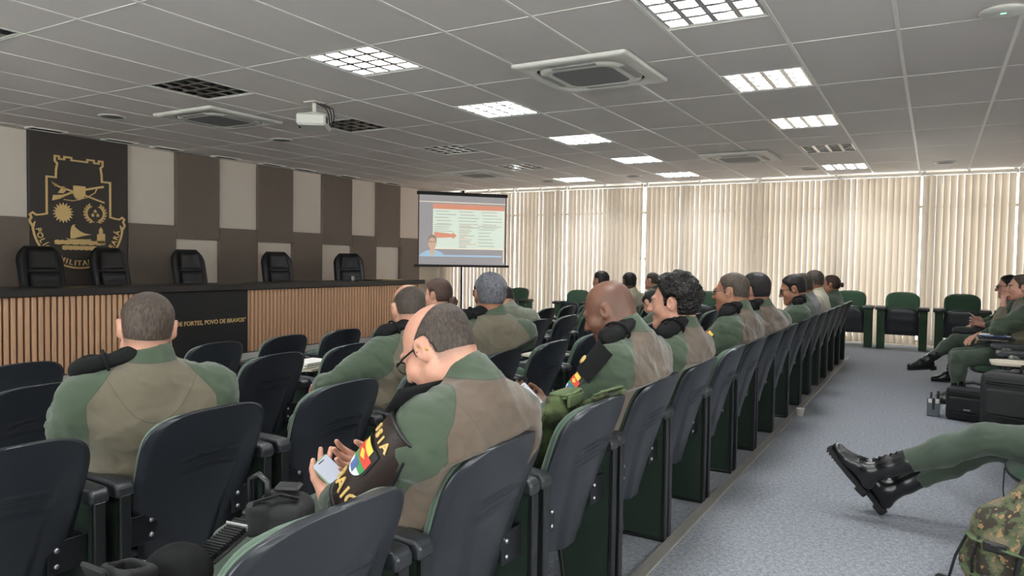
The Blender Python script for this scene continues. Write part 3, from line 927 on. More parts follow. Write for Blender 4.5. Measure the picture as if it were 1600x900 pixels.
b.build('projected_slide', [M_[k] for k in ('proj_grey', 'proj_green', 'proj_red', 'proj_cream', 'proj_line', 'proj_blue', 'proj_skin', 'proj_hair')], st)
b = MB(); b.box((0, .02, z1+.03), (SW+.05, .07, .075), bev=.015); b.build('roller_case', M_['screen_black'], st)
b = MB(); b.box((0, 0, z0-.025), (SW+.14, .03, .05), bev=.008); b.build('bottom_bar', M_['screen_black'], st)
for s in (-1, 1):
    b = MB(); b.box((s*(SW/2-.012), -.001, (z0+z1)/2), (.018, .008, z1-z0)); b.build('border', M_['screen_black'], st)
b = MB(); b.tube([(0, .05, .22), (0, .05, z1+.10)], .021, 10); b.box((0, .04, z1+.09), (.05, .06, .05), bev=.008); b.build('pole', M_['metal_dark'], st)
for k in range(3):
    a = 2*PI*k/3+.5; b = MB(); b.tube([(0, .05, .55), (.55*math.cos(a), .05+.55*math.sin(a), .015)], .014, 8); b.tube([(0, .05, .22), (.30*math.cos(a), .05+.30*math.sin(a), .25)], .008, 6); b.build('leg', M_['metal_dark'], st)
# ------------------------------------------------------------------ auditorium chairs
mat('shell', rgb(34,37,43), .30, var=.08, vscale=30, bump=.12, bscale=420, spec=.5)
mat('green_fabric', rgb(54,80,61), .92, var=.14, vscale=60, bump=.35, bscale=600, spec=.2, sheen=.3)
mat('green_panel', rgb(28,42,34), .75, var=.12, vscale=40, bump=.2, bscale=400, spec=.3)
mat('green_panel_wide', rgb(60,84,65), .8, var=.12, vscale=40, bump=.2, bscale=400, spec=.3)
mat('edge_black', rgb(22,23,25), .36, var=.06)
mat('bracket', rgb(34,35,39), .42, .4, var=.08)
mat('arm_plastic', rgb(38,40,44), .36, var=.08, bump=.1, bscale=500)
mat('tablet_top', rgb(196,186,168), .45, var=.06, vscale=10, stretch=(1,8,1))

def interp(x, xs, ys): return float(np.interp(x, xs, ys))
ZB_, ZT_ = .305, .889
def halfw(z):
    if z < .38: t = (.38-z)/(.38-ZB_); w = .204*max(0, 1-t**3.2)**(1/2.6)
    else: w = interp(z, [.38, .46, .54, .62, .72], [.204, .228, .247, .256, .259])
    if z > .72: t = (z-.72)/(ZT_-.72); w = .259*max(0, 1-t**3.4)**(1/3.2)
    return max(w, .03)
def yrear(z): return -.128-.172*max(0, (z-ZB_)/(ZT_-ZB_))**1.15
def smooth(a, b, x):
    t = min(1, max(0, (x-a)/(b-a))); return t*t*(3-2*t)
def back_solid(name, z0, z1, inset, yb, yf, mat_, parent, nz=54, nx=36):
    V = []; F = []
    zs = [z0+(z1-z0)*(0.5-0.5*math.cos(PI*i/nz)) for i in range(nz+1)]
    for side in (0, 1):
        for z in zs:
            zz = ZB_+(z-z0)/(z1-z0)*(ZT_-ZB_); w = max(.01, halfw(zz)-inset)
            for k in range(nx+1):
                u = math.sin(PI/2*(-1+2*k/nx)); x = u*w
                V.append((x, (yb if side == 0 else yf)(x, z, u, (z-z0)/(z1-z0)), z))
    n = (nz+1)*(nx+1)
    for i in range(nz):
        for k in range(nx):
            a = i*(nx+1)+k
            F.append((a, a+1, a+nx+2, a+nx+1)); F.append((n+a+1, n+a, n+a+nx+1, n+a+nx+2))
    for k in range(nx):
        F.append((k+1, k, n+k, n+k+1)); a = nz*(nx+1)+k; F.append((a, a+1, n+a+1, n+a))
    for i in range(nz):
        a = i*(nx+1); F.append((a, a+nx+1, n+a+nx+1, n+a)); a += nx; F.append((a+nx+1, a, n+a, n+a+nx+1))
    b = MB(); b.arr(V, F); return b.build(name, mat_, parent)
def shell_y(x, z, u, v):
    y = yrear(z)+.045*(x/.259)**2+.010*max(0, abs(u)-.90)/.10
    c = interp(z, [.30, .45, .60, .72, .80], [.050, .075, .105, .135, .16])
    if z < .78: y += (.009+.008*smooth(.62, .34, z))*smooth(c-.004, c+.030, abs(x))*smooth(.80, .62, z)
    for zc, dz, s in ((.715, -.045, 1), (.672, -.05, 1)):
        g = (z-(zc+dz*(x/.15)**2*.5))
        if abs(x) < .135: y += (.007*math.exp(-(g/.0045)**2)-.006*math.exp(-((g-.010)/.005)**2))*smooth(.135, .10, abs(x))
    return y
def make_chair(seat_up=True, tablet=False, wide=False):
    t = empty('auditorium_chair')
    back_solid('back_shell', ZB_, ZT_, 0, shell_y, lambda x, z, u, v: yrear(z)+.045*(x/.259)**2+.034-.012*max(0, abs(u)-.9)/.1, M_['shell'], t, 130, 48)
    def pf(x, z, u, v):
        e = max(0, 1-abs(u)**12)**.5*max(0, 1-abs(2*v-1)**18)**.5
        return yrear(z)+.045*(x/.259)**2+.020+.066*e*(1-.2*v)
    back_solid('back_cushion', ZB_+.055, ZT_-.004, .004, lambda x, z, u, v: yrear(z)+.045*(x/.259)**2+.030, pf, M_['green_fabric'], t, 30, 22)
    for s in (-1, 1):
        # side panel: fabric face with a black edge profile
        b = MB()
        prof = [(-.175, 0), (.035, 0), (.085, .30), (.15, .50), (.16, .62), (-.175, .62)]
        x0 = s*(.312 if wide else .303); ht = .060 if wide else .016
        b.prism([(y*.94-.0, max(z, .012)*.985) for y, z in prof], 0, x0-ht, x0+ht, 0)
        n = len(prof)
        for i in range(0 if wide else n):
            a = Vector((prof[i][0], prof[i][1])); c = Vector((prof[(i+1) % n][0], prof[(i+1) % n][1]))
            d = c-a; m = (a+c)/2; ang = math.atan2(d.y, d.x)
            b.box((0, 0, 0), (.040, d.length+.006, .020), 1, M=Matrix.Translation((x0, m.x, m.y+(.01 if i == 0 else 0))) @ Matrix.Rotation(ang, 4, 'X'), bev=.004)
        b.build('side_panel', [M_['green_panel_wide' if wide else 'green_panel'], M_['edge_black']], t)
        b = MB()
        P = [(-.185, .615), (.205, .615), (.225, .632), (.222, .655), (.20, .668), (-.10, .672), (-.17, .668), (-.187, .65)]
        b.prism(P, 0, x0-(.085 if wide else .034), x0+(.085 if wide else .034))
        bmx = b.build('armrest', M_['arm_plastic'], t)
        md = bmx.modifiers.new('bevel', 'BEVEL'); md.width = .012; md.segments = 3; md.limit_method = 'ANGLE'
        # steel bracket from panel to shell with two bolts
        b = MB(); zc = .465; yb = shell_y(.17, zc, .8, .3)
        b.box((s*.222, yb-.004, zc), (.125, .006, .105), 0, bev=.002)
        b.box((s*.284, yb+.045, zc), (.006, .10, .105), 0, bev=.002)
        for dz in (-.026, .026):
            b.lathe([(.009, 0), (.009, .004), (.005, .008), (.001, .008)], 10, 1, M=Matrix.Translation((s*.185, yb-.007, zc+dz)) @ Matrix.Rotation(PI/2, 4, 'X'))
        b.build('bracket', [M_['bracket'], M_['steel']], t)
    # seat
    nx, ny = 18, 18
    def seat_part(name, y0, y1, wf, zt, zb, m, M):
        V = []; F = []
        for side in (0, 1):
            for i in range(ny+1):
                v = i/ny; y = y0+(y1-y0)*(.5-.5*math.cos(PI*v))
                for k in range(nx+1):
                    u = math.sin(PI/2*(-1+2*k/nx)); vv = (y-y0)/(y1-y0)
                    V.append(tuple(M @ Vector((u*wf(vv), y, (zt if side == 0 else zb)(u, vv)))))
        n = (nx+1)*(ny+1)
        for i in range(ny):
            for k in range(nx):
                a = i*(nx+1)+k; F.append((a, a+1, a+nx+2, a+nx+1)); F.append((n+a+1, n+a, n+a+nx+1, n+a+nx+2))
        for k in range(nx):
            F.append((k+1, k, n+k, n+k+1)); a = ny*(nx+1)+k; F.append((a, a+1, n+a+1, n+a))
        for i in range(ny):
            a = i*(nx+1); F.append((a, a+nx+1, n+a+nx+1, n+a)); a += nx; F.append((a+nx+1, a, n+a, n+a+nx+1))
        b = MB(); b.arr(V, F); return b.build(name, m, t)
    wf = lambda v: .235*(max(0, 1-max(0, (v-.55)/.45)**3.2))**(1/2.6)*.999+.012
    M = Matrix.Identity(4)
    if seat_up: M = Matrix.Translation((0, .075, .455)) @ Matrix.Rotation(rad(82), 4, 'X') @ Matrix.Translation((0, -.16, -.40))
    e = lambda u, v: max(0, 1-abs(u)**6)**.5*max(0, 1-abs(2*v-1)**8)**.5
    seat_part('seat_cushion', -.055, .37, wf, lambda u, v: .375+.06*e(u, v), lambda u, v: .375, M_['green_fabric'], M)
    seat_part('seat_pan', -.06, .375, lambda v: wf(v)+.004, lambda u, v: .376, lambda u, v: .372-.055*e(u, v)*(1-.5*v)-.012*math.exp(-((v-.55)/.035)**2), M_['shell'], M)
    b = MB(); b.tube([(-.29, -.03, .39), (.29, -.03, .39)], .014, 8); b.build('seat_hinge', M_['metal_dark'], t)
    if tablet:
        b = MB(); pts = [(-.15+.12*0, .02), (.10, .02), (.13, .10), (.13, .27), (.08, .33), (-.16, .33), (-.19, .29), (-.19, .08)]
        b.prism(pts, 2, .676, .692); b.build('writing_tablet', M_['tablet_top'], t)
        b = MB(); b.tube([(.303, .05, .64), (.20, .10, .68), (.10, .16, .68)], .012, 8); b.build('tablet_arm', M_['metal_dark'], t)
    return t
CH = {(u, tb): make_chair(u, tb) for u in (True, False) for tb in (True, False)}
CH[('wide', 0)] = make_chair(True, False, True)
CH_used = set()
PITCH = {1: .690, 2: .70, 3: .70, 4: .70}
ROWX = {1: -1.30, 2: -2.55, 3: -3.80, 4: -5.05}
ROWY = {1: 1.10, 2: 1.06, 3: 1.07, 4: .90}
def seat_at(row, k): return Vector((ROWX[row], ROWY[row]+PITCH[row]*k, {1: 0, 2: -.055, 3: -.10, 4: -.165}[row]))
OCC = {(1,1): 'the officer in glasses looking at his phone', (1,3): 'the bald officer looking at his phone', (1,4): 'the officer with thick curly dark hair', (1,6): 'the officer with a fade haircut and clear glasses', (1,7): 'the officer leaning with an arm stretched out',
       (1,9): 'the dark-haired officer in glasses', (1,10): 'the officer in a patterned camouflage shirt', (1,12): 'the officer in a pale cream shirt', (1,14): 'the woman with her hair in a bun, at the far end',
       (2,1): 'the officer on the left seen squarely from behind', (2,3): 'the balding officer hidden behind the man in glasses', (2,4): 'the officer with curly grey hair', (2,9): 'the officer with head bowed low',
       (3,6): 'the woman with a low brown bun near the desk', (3,7): 'the officer in a pale shirt half hidden by the grey-haired man', (3,8): 'the officer bent far forward', (3,11): 'the officer whose hair shows above the bald man', (3,12): 'the dark-haired officer in a cream shirt', (3,14): 'the officer with grey cropped hair'}
RNAME = {1: 'row beside the aisle', 2: 'second row from aisle', 3: 'third row from aisle', 4: 'row nearest the dais'}
ORD = ['first', 'second', 'third', 'fourth', 'fifth', 'sixth', 'seventh', 'eighth', 'ninth', 'tenth', 'eleventh', 'twelfth', 'thirteenth', 'fourteenth', 'fifteenth', 'sixteenth']
def place_chair(loc, rz, label, up=True, tb=False, group='auditorium chairs', scale=1.0):
    key = ('wide', 0) if scale != 1.0 else (up, tb)
    if key not in CH_used: CH_used.add(key); o = CH[key]; o.location = loc; o.rotation_euler = (0, 0, rz)
    else: o = copy_tree(CH[key], loc, rz)
    if scale != 1.0: o.scale = (1.0, 1.03, scale)
    tag(o, label, 'chair', group); return o
SKIP = set()
TABL = {(3,4), (2,6)}
DOWN = {(2,2), (3,3), (1,0), (1,2)}
for row in (1, 2, 3, 4):
    for k in range(16):
        if (row, k) in SKIP: continue
        occ = (row, k) in OCC
        tb = (row, k) in TABL
        if occ: lab = 'green auditorium chair under %s' % OCC[(row, k)]
        elif (row, k) == (1, 0): lab = 'auditorium chair with black gear on its seat, nearest the viewer'
        elif (row, k) == (1, 2): lab = 'auditorium chair with a green camouflage vest hung over its back'
        else: lab = 'empty %sgreen auditorium chair, %s from near end of %s' % ('tablet-topped ' if tb else '', ORD[k], RNAME[row])
        o = place_chair(seat_at(row, k), PI/2+rad(random.gauss(0, .6)), lab, up=not (occ or (row, k) in DOWN or tb), tb=tb)
# right-hand block across the aisle
RX = .72
RY = [3.70, 4.42, 5.14, 5.86, 6.58, 7.30, 8.02, 8.74, 9.46, 10.18, 10.90]
ROCC = {1: 'the officer with outstretched crossed boots', 2: 'the large black shoulder bag', 7: 'the officer with a hand at the chin', 9: 'the officer with a boot crossed over one knee'}
for k, y in enumerate(RY):
    lab = 'auditorium chair across the aisle under %s' % ROCC[k] if k in ROCC else 'empty auditorium chair across the aisle, %s in the right-hand row' % ORD[k]
    place_chair((RX, y, 0), PI/2, lab, up=k not in ROCC and k != 4, tb=(k in (4, 7)), group='chairs across the aisle')
# wide chairs along the blinds, facing into the room
for x, yy, lab in ((-1.26, 13.78, 'wide green chair by the blinds at the end of the aisle row, seat tipped up'), (-.44, 13.74, 'wide green chair by the blinds, middle of the three on the right, seat tipped up'), (.41, 13.70, 'wide green chair by the blinds, nearest the seated officers on the right'), (1.25, 13.7, 'wide green chair by the blinds, half behind the seated officers on the right'),
                   (-3.80, 13.8, 'wide green chair by the blinds behind the officer with the fade haircut'), (-6.52, 13.75, 'wide green chair by the blinds left of the bald officer'), (-8.0, 13.8, 'wide green chair by the blinds behind the grey-haired officer')):
    place_chair((x, yy, floor_z(x)), PI+rad(random.gauss(0, 1.5)), lab, up=True, group='wide chairs along the blinds', scale=1.085)
# ------------------------------------------------------------------ people
def make_skin(name, base, dark, hair):
    """skin; point attribute 'stubble' (0..1) says where cropped hair grows through"""
    m = bpy.data.materials.new(name); m.use_nodes = True; t = NT(m); b = t.n['Principled BSDF']
    c = t.coord(); n1 = t.noise(38, 4, 0.6, c); n2 = t.noise(420, 2, 0.6, c)
    col = t.mix(n1, dark, base)
    a = t.n.new('ShaderNodeAttribute'); a.attribute_name = 'stubble'
    f = t.math('MULTIPLY', a.outputs['Fac'], t.math('ADD', 0.72, t.math('MULTIPLY', n2, 0.45)))
    f = t.math('MINIMUM', f, 1.0)
    col = t.mix(f, col, hair)
    l = t.n.new('ShaderNodeAttribute'); l.attribute_name = 'lip'
    col = t.mix(t.math('MULTIPLY', l.outputs['Fac'], 0.6), col, tuple(x*.62 if i else x*.8 for i, x in enumerate(dark[:3]))+(1,))
    t.link(col, b.inputs['Base Color']); b.inputs['Roughness'].default_value = 0.48
    b.inputs['Subsurface Weight'].default_value = 0.0
    b.inputs['Specular IOR Level'].default_value = 0.4
    t.link(t.bump(n2, 0.12, 0.002), b.inputs['Normal'])
    MATS[name] = m; return m
def make_hair(name, col, tip, scale=1.0, curl=False):
    m = bpy.data.materials.new(name); m.use_nodes = True; t = NT(m); b = t.n['Principled BSDF']
    c = t.coord()
    if curl:
        v = t.n.new('ShaderNodeTexVoronoi'); v.inputs['Scale'].default_value = 85; t.link(c, v.inputs['Vector']); n = v.outputs['Distance']
    else: n = t.noise(170*scale, 3, 0.65, t.mapv(c, (1, 1, .30)))
    t.link(t.ramp(n, [(.25, col), (.75, tip)]), b.inputs['Base Color']); b.inputs['Roughness'].default_value = .5
    b.inputs['Specular IOR Level'].default_value = .22
    t.link(t.bump(n, 1.0 if curl else .6, .010 if curl else .005), b.inputs['Normal'])
    MATS[name] = m; return m
def make_jacket(name, green, back, line):
    """two-tone fabric: attribute 'sleeve' > 0 green, else back colour; 'seam' near 0 a stitched line"""
    m = bpy.data.materials.new(name); m.use_nodes = True; t = NT(m); b = t.n['Principled BSDF']
    c = t.coord(); n = t.noise(900, 2, .5, c); n2 = t.noise(14, 4, .6, c)
    a = t.n.new('ShaderNodeAttribute'); a.attribute_name = 'sleeve'
    s = t.n.new('ShaderNodeAttribute'); s.attribute_name = 'seam'
    gm = t.math('GREATER_THAN', a.outputs['Fac'], 0.0)
    g = t.mix(n2, tuple(x*.86 for x in green[:3])+(1,), tuple(x*1.1 for x in green[:3])+(1,))
    k = t.mix(n2, tuple(x*.9 for x in back[:3])+(1,), tuple(x*1.06 for x in back[:3])+(1,))
    col = t.mix(gm, k, g)
    e1 = t.math('LESS_THAN', t.math('ABSOLUTE', a.outputs['Fac']), 0.0022)
    e2 = t.math('LESS_THAN', t.math('ABSOLUTE', s.outputs['Fac']), 0.0022)
    col = t.mix(t.math('MULTIPLY', t.math('MAXIMUM', e1, e2), .55), col, line)
    t.link(col, b.inputs['Base Color']); b.inputs['Roughness'].default_value = .85
    b.inputs['Specular IOR Level'].default_value = .25; b.inputs['Sheen Weight'].default_value = .25
    t.link(t.bump(t.math('ADD', t.math('MULTIPLY', n, .3), n2), .35, .006), b.inputs['Normal'])
    MATS[name] = m; return m
make_skin('skin_light', rgb(200,152,132), rgb(180,126,106), rgb(70,60,55))
make_skin('skin_tan', rgb(168,120,96), rgb(146,98,76), rgb(46,40,38))
make_skin('skin_brown', rgb(112,75,58), rgb(92,60,47), rgb(58,46,42))
make_hair('hair_black', rgb(18,16,17), rgb(44,40,40)); make_hair('hair_curly', rgb(10,9,9), rgb(36,32,31), curl=True)
make_hair('hair_grey', rgb(40,40,45), rgb(118,118,126), .9); make_hair('hair_salt', rgb(34,28,26), rgb(82,72,65), .8)
make_hair('hair_brown', rgb(38,28,26), rgb(92,70,62)); make_hair('hair_brownblack', rgb(34,28,26), rgb(88,76,67), .8)
GREEN = rgb(62,74,59); OLIVE = rgb(96,89,75); LINE = rgb(44,48,42)
make_jacket('jacket_duty', GREEN, OLIVE, LINE); make_jacket('jacket_brown', GREEN, rgb(92,79,68), LINE)
make_jacket('jacket_pale', rgb(118,124,108), rgb(120,123,108), LINE); make_jacket('jacket_cream', rgb(178,172,152), rgb(178,172,152), rgb(150,146,130))
make_jacket('jacket_green', GREEN, rgb(62,75,62), LINE); make_jacket('jacket_camo', rgb(96,98,100), rgb(112,112,116), rgb(50,50,56))
mat('trouser_green', rgb(62,74,62), .85, var=.16, vscale=10, bump=.25, bscale=500, sheen=.2)
mat('boot_leather', rgb(22,22,24), .26, var=.25, vscale=40, bump=.15, bscale=120, spec=.6)
mat('rubber', rgb(20,20,21), .7, var=.1)
mat('black_cloth', rgb(13,13,15), .85, var=.2, vscale=40, bump=.4, bscale=500, spec=.25)
mat('eye_white', rgb(225,222,216), .25); mat('eye_dark', rgb(40,28,24), .2)
mat('glass_frame', rgb(24,23,24), .3); mat('gold_frame', rgb(200,160,80), .3, .9)
mat('lace', rgb(16,16,17), .9)

def rotm(yaw=0, pitch=0, roll=0):
    """head turn: yaw + turns to the person's left, pitch + nods down, roll + tips to the person's right"""
    return np.array((Matrix.Rotation(rad(yaw), 3, 'Z') @ Matrix.Rotation(rad(-pitch), 3, 'X') @ Matrix.Rotation(rad(roll), 3, 'Y')))
def head_prims(s, c, R, sc, neck, fat=0.0, lite=False):
    T = lambda p: c+R@(np.array(p)*sc)
    s.ell(T((0, -.014, .032)), np.array((.077, .098, .084))*sc, R, k=.01)
    s.ell(T((0, .030, -.032)), np.array((.064+fat*.3, .064, .086))*sc, R, k=.03*sc)
    s.ell(T((0, -.035, -.02)), np.array((.066, .070, .070))*sc, R, k=.03*sc)
    for x in (-1, 1):
        s.cap(T((x*.050, .005, -.060)), T((x*.014, .076, -.098)), (.024+fat)*sc, .022*sc, k=.02*sc)
        s.ell(T((x*.040, .062, -.028)), (.026+fat*.5)*sc, k=.02*sc)
    s.ell(T((0, .080, -.100)), .021*sc, k=.02*sc)
    if not lite:
        s.cap(T((-.034, .086, .022)), T((.034, .086, .022)), .013*sc, k=.018*sc)
        for x in (-1, 1): s.ell(T((x*.032, .104, .004)), np.array((.017, .014, .013))*sc, R, k=.012*sc, sub=True)
        s.cap(T((0, .092, .012)), T((0, .116, -.028)), .009*sc, .0135*sc, k=.012*sc)
        for x in (-1, 1): s.ell(T((x*.012, .104, -.032)), .0095*sc, k=.006*sc)
        s.cap(T((-.020, .091, -.062)), T((.020, .091, -.062)), .008*sc, k=.008*sc)
        s.cap(T((-.016, .091, -.073)), T((.016, .091, -.073)), .0085*sc, k=.006*sc)
        s.cap(T((-.02, .104, -.0675)), T((.02, .104, -.0675)), .0032*sc, k=.004*sc, sub=True)
    for x in (-1, 1):      # ears
        Re = R@rotm(x*-24, 0, x*8)
        s.ell(T((x*.083, -.008, -.002)), np.array((.012, .022, .034))*sc, Re, k=.008*sc)
        s.ell(T((x*.096, -.002, .002)), np.array((.009, .012, .020))*sc, Re, k=.006*sc, sub=True)
    s.cap(T((0, -.026, -.055)), neck, (.056+fat*.6)*sc, (.062+fat)*sc, k=.03*sc)
def hand_prims(s, wrist, fdir, palm, thumb, curl, sc=1.0, spread=.16, tcurl=.5, curls=None):
    """five separate fingers: fdir points from wrist to knuckles, palm is the palm's normal, thumb the side of the thumb"""
    f = np.array(fdir, float); f /= np.linalg.norm(f); n = np.array(palm, float); n -= f*(n@f); n /= np.linalg.norm(n)
    t = np.cross(f, n); t *= np.sign(t@np.array(thumb, float)) or 1
    w = np.array(wrist, float)
    s.cap(w-f*.02, w+f*.02, .024*sc, .024*sc, k=.012)
    for i, (o, L, r) in enumerate(((.030, .092, .0105), (.010, .098, .0108), (-.011, .092, .0102), (-.030, .080, .0090))):
        o *= sc; L *= sc; r *= sc
        kn = w+f*(.088-.004*i*(i > 1))*sc+t*o
        s.cap(w+f*.012+t*o*.55, kn, .0150*sc, .0125*sc, k=.012)
        d = f*math.cos(spread*o/.03)+t*math.sin(spread*o/.03); p = kn; a = 0
        c = curl if curls is None else curls[i]
        for seg, (q, bend) in enumerate(((.46, .75), (.30, 1.0), (.24, .75))):
            a += c*bend; dd = d*math.cos(a)+n*math.sin(a); p2 = p+dd*L*q
            s.cap(p, p2, r*(1-.08*seg), r*(1-.08*(seg+1)), k=.0035); p = p2
    b = w+f*.026*sc+t*.022*sc; d = f*.62+t*.70+n*.30; d /= np.linalg.norm(d)
    s.cap(b, b+d*.040*sc, .0155*sc, .0125*sc, k=.012); p = b+d*.040*sc
    d2 = f*.85+t*(.45-tcurl)+n*(.25+tcurl*.6); d2 /= np.linalg.norm(d2)
    s.cap(p, p+d2*.032*sc, .0120*sc, .0108*sc, k=.004); p = p+d2*.032*sc
    d3 = f*.80+t*(.20-tcurl)+n*(.3+tcurl); d3 /= np.linalg.norm(d3); s.cap(p, p+d3*.026*sc, .0105*sc, .0085*sc, k=.004)
def sstep(a, b, x): t = np.clip((x-a)/(b-a), 0, 1); return t*t*(3-2*t)
HAIRS = {}
def hair_region(q, style):
    """q: points in head space (unscaled); >0 where hair grows, in metres"""
    x, y, z = q[:, 0], q[:, 1], q[:, 2]
    ax = np.abs(x)
    front = .070+.35*(z-.085)-y-.10*np.maximum(ax-.045, 0)*4
    side = np.where(y > .012, z-(.030+1.5*np.maximum(y-.030, 0)), np.where(y > -.032, z-.026-.0*y, z+.062))
    m = np.minimum(front, side*.8)
    # sideburn in front of the ear
    sb = np.minimum(np.minimum(.030-y, y-.006), np.minimum(z+.012, ax-.055))
    m = np.maximum(m, sb)
    if style == 'ring':
        top = .078-.80*np.maximum(y+.045, -.03)-z
        m = np.minimum(m, top)
    if style == 'bald': m = np.minimum(m, .03-z-.3*y)
    if style == 'recede': m = np.minimum(m, .050-y+.25*(z-.09))
    return m
def person(name, label, loc, rz=PI/2, head=(0, 0, 1.15), hrot=(0, 0, 0), hs=1.08, fat=0.0, skin='skin_tan', hair=None, hstyle='short', hthick=.012, stub=0.0,
           jacket='jacket_duty', pelvis=(0, .02, .53), tyaw=0.0, sw=.205, bulk=1.0, belly=0.0, shl=(0, 0, 0), shr=(0, 0, 0), chest_back=.035, neckoff=(0, -.045, -.155),
           L=None, R=None, legs=None, hands=None, res=1.0, bun=None, glasses=None, collar=True, detail=True, cuff=.045, group=None, boots=True, rem=None):
    """a seated figure in its own frame: +y ahead, +x to its right"""
    H = np.array(head, float); Rh = rotm(*hrot)
    P = np.array(pelvis, float); NB = H+Rh@(np.array(neckoff)*np.array((1, 1, 1)))*1.0
    NB = np.array([NB[0]*.6+P[0]*.0+H[0]*.4, NB[1], NB[2]])
    CHs = P+(NB-P)*.66+np.array((0, -chest_back, 0)); WA = P+(NB-P)*.30+np.array((0, -chest_back*.5, 0))
    ax = np.array((math.cos(rad(tyaw)), math.sin(rad(tyaw)), 0)); fwd = np.array((-ax[1], ax[0], 0))
    SL = NB-ax*sw+np.array((0, -.005, -.084))+np.array(shl); SR = NB+ax*sw+np.array((0, -.005, -.084))+np.array(shr)
    L = L or dict(e=(-.27, .10, .74), w=(-.12, .34, .66)); R = R or dict(e=(.27, .10, .74), w=(.12, .34, .66))
    EL, WL, ER, WR = (np.array(v, float) for v in (L['e'], L['w'], R['e'], R['w']))
    b = bulk
    def torso(s, d=0.0):
        s.chain([P, WA, CHs, NB+np.array((0, -.005, -.07))], [.118*b-d, .114*b-d, .118*b-d, .085-d], k=.06)
        for sg in (-1, 1):
            s.chain([P+ax*sg*.085*b, WA+ax*sg*.082*b+fwd*belly*.3, CHs+ax*sg*.092*b, NB+ax*sg*.055+np.array((0, -.005, -.065))], [.118*b-d, .112*b-d, .114*b-d, .080-d], k=.07)
        if belly: s.ell(WA+fwd*(.06+belly), np.array((.15, .10+belly*.5, .14))*b-d, k=.06)
        s.cap(NB+np.array((0, 0, -.06)), NB+np.array((0, .005, -.005)), .078-d, .064-d, k=.05)
        for S_ in (SL, SR):
            s.cap(NB+(S_-NB)*.20+np.array((0, -.005, -.035)), S_+np.array((0, 0, -.004)), .068-d, .070-d, k=.09)
            s.cap(CHs+(S_-CHs)*.35, S_+np.array((0, 0, -.06)), .085-d, .070-d, k=.08)
        return s
    def arm(s, S_, E_, W_, d=0.0, end=None):
        u = (W_-E_)/np.linalg.norm(W_-E_); We = W_-u*(cuff if d == 0 else 0)
        s.chain([S_, S_+(E_-S_)*.5, E_, E_+(We-E_)*.45, We], [.071*b-d, .063*b-d, .055*b-d, .053*b-d, .040-d], k=.05)
        return s
    lg = legs or dict(kl=(-.17, .50, .50), al=(-.18, .47, .10), kr=(.17, .50, .50), ar=(.18, .47, .10))
    KL, AL, KR, AR = (np.array(lg[k], float) for k in ('kl', 'al', 'kr', 'ar'))
    HPL, HPR = P+ax*-.095*b, P+ax*.095*b
    def leg(s, hp, k_, a_, d=0.0):
        u = (a_-k_)/np.linalg.norm(a_-k_)
        s.chain([hp, hp+(k_-hp)*.5, k_, k_+(a_-k_)*.35, k_+(a_-k_)*.64], [.105*b-d, .092*b-d, .074-d, .072-d, .062-d], k=.04)
        return s
    # --- the body: one mesh (head, neck, trunk, limbs, hands)
    parts = []
    s = SDF(); head_prims(s, H, Rh, hs, NB+np.array((0, 0, -.03)), fat, lite=not detail)
    hh = .0062*res if detail else .0085*res
    V, F = surfnet(*s.grid(hh)); V = relax(V, F, 1, .35); nhead = len(V); parts.append((V, F, 0))
    hd = hands or {}
    s = SDF()
    for side, W_, E_ in (('L', WL, EL), ('R', WR, ER)):
        u = (W_-E_)/np.linalg.norm(W_-E_)
        h = hd.get(side, dict(f=u+np.array((0, 0, -.15)), n=(0, -.1, -1), t=(1 if side == 'L' else -1, 0, .2), c=.35))
        s.cap(W_-u*.10, W_, .036, .027, k=.01)
        hand_prims(s, W_, h['f'], h['n'], h['t'], h['c'], h.get('s', 1.08), tcurl=h.get('tc', .4), curls=h.get('cs'))
    V, F = surfnet(*s.grid(.0052 if detail else .0072)); parts.append((V, F, 0))
    s = torso(SDF(), .034); arm(s, SL, EL, WL, .024); arm(s, SR, ER, WR, .024); leg(s, HPL, KL, AL, .022); leg(s, HPR, KR, AR, .022)
    V, F = surfnet(*s.grid(.020)); V = press(V, .030); parts.append((V, F, 0))
    body = mesh_obj('person', parts, MATS[skin]); body.location = loc; body.rotation_euler = (0, 0, rz)
    tag(body, label, 'person', group)
    allV = np.concatenate([p[0] for p in parts]); st = np.zeros(len(allV)); lip = np.zeros(len(allV))
    q = (allV[:nhead]-H)@Rh/hs
    if stub: st[:nhead] = stub*sstep(-.010, .034, hair_region(q, hstyle))
    if detail:
        st[:nhead] = np.maximum(st[:nhead], .85*np.exp(-((q[:, 2]-.022)/.006)**2)*(q[:, 1] > .07)*(np.abs(np.abs(q[:, 0])-.032) < .022))
        lip[:nhead] = np.exp(-((q[:, 2]+.067)/.011)**2)*(q[:, 1] > .08)*(np.abs(q[:, 0]) < .027)
    add_attr(body, 'stubble', st); add_attr(body, 'lip', lip)
    if detail:
        for x in (-1, 1):
            e = MB(); c = H+Rh@(np.array((x*.032, .0775, .004))*hs); e.ball(c, .0125*hs, 0, 12, 8)
            d = Rh@np.array((0, 1, -.2)); e.ball(c+d*.0085*hs, .0062*hs, 1, 10, 6); e.build('eye', [MATS['eye_white'], MATS['eye_dark']], body)
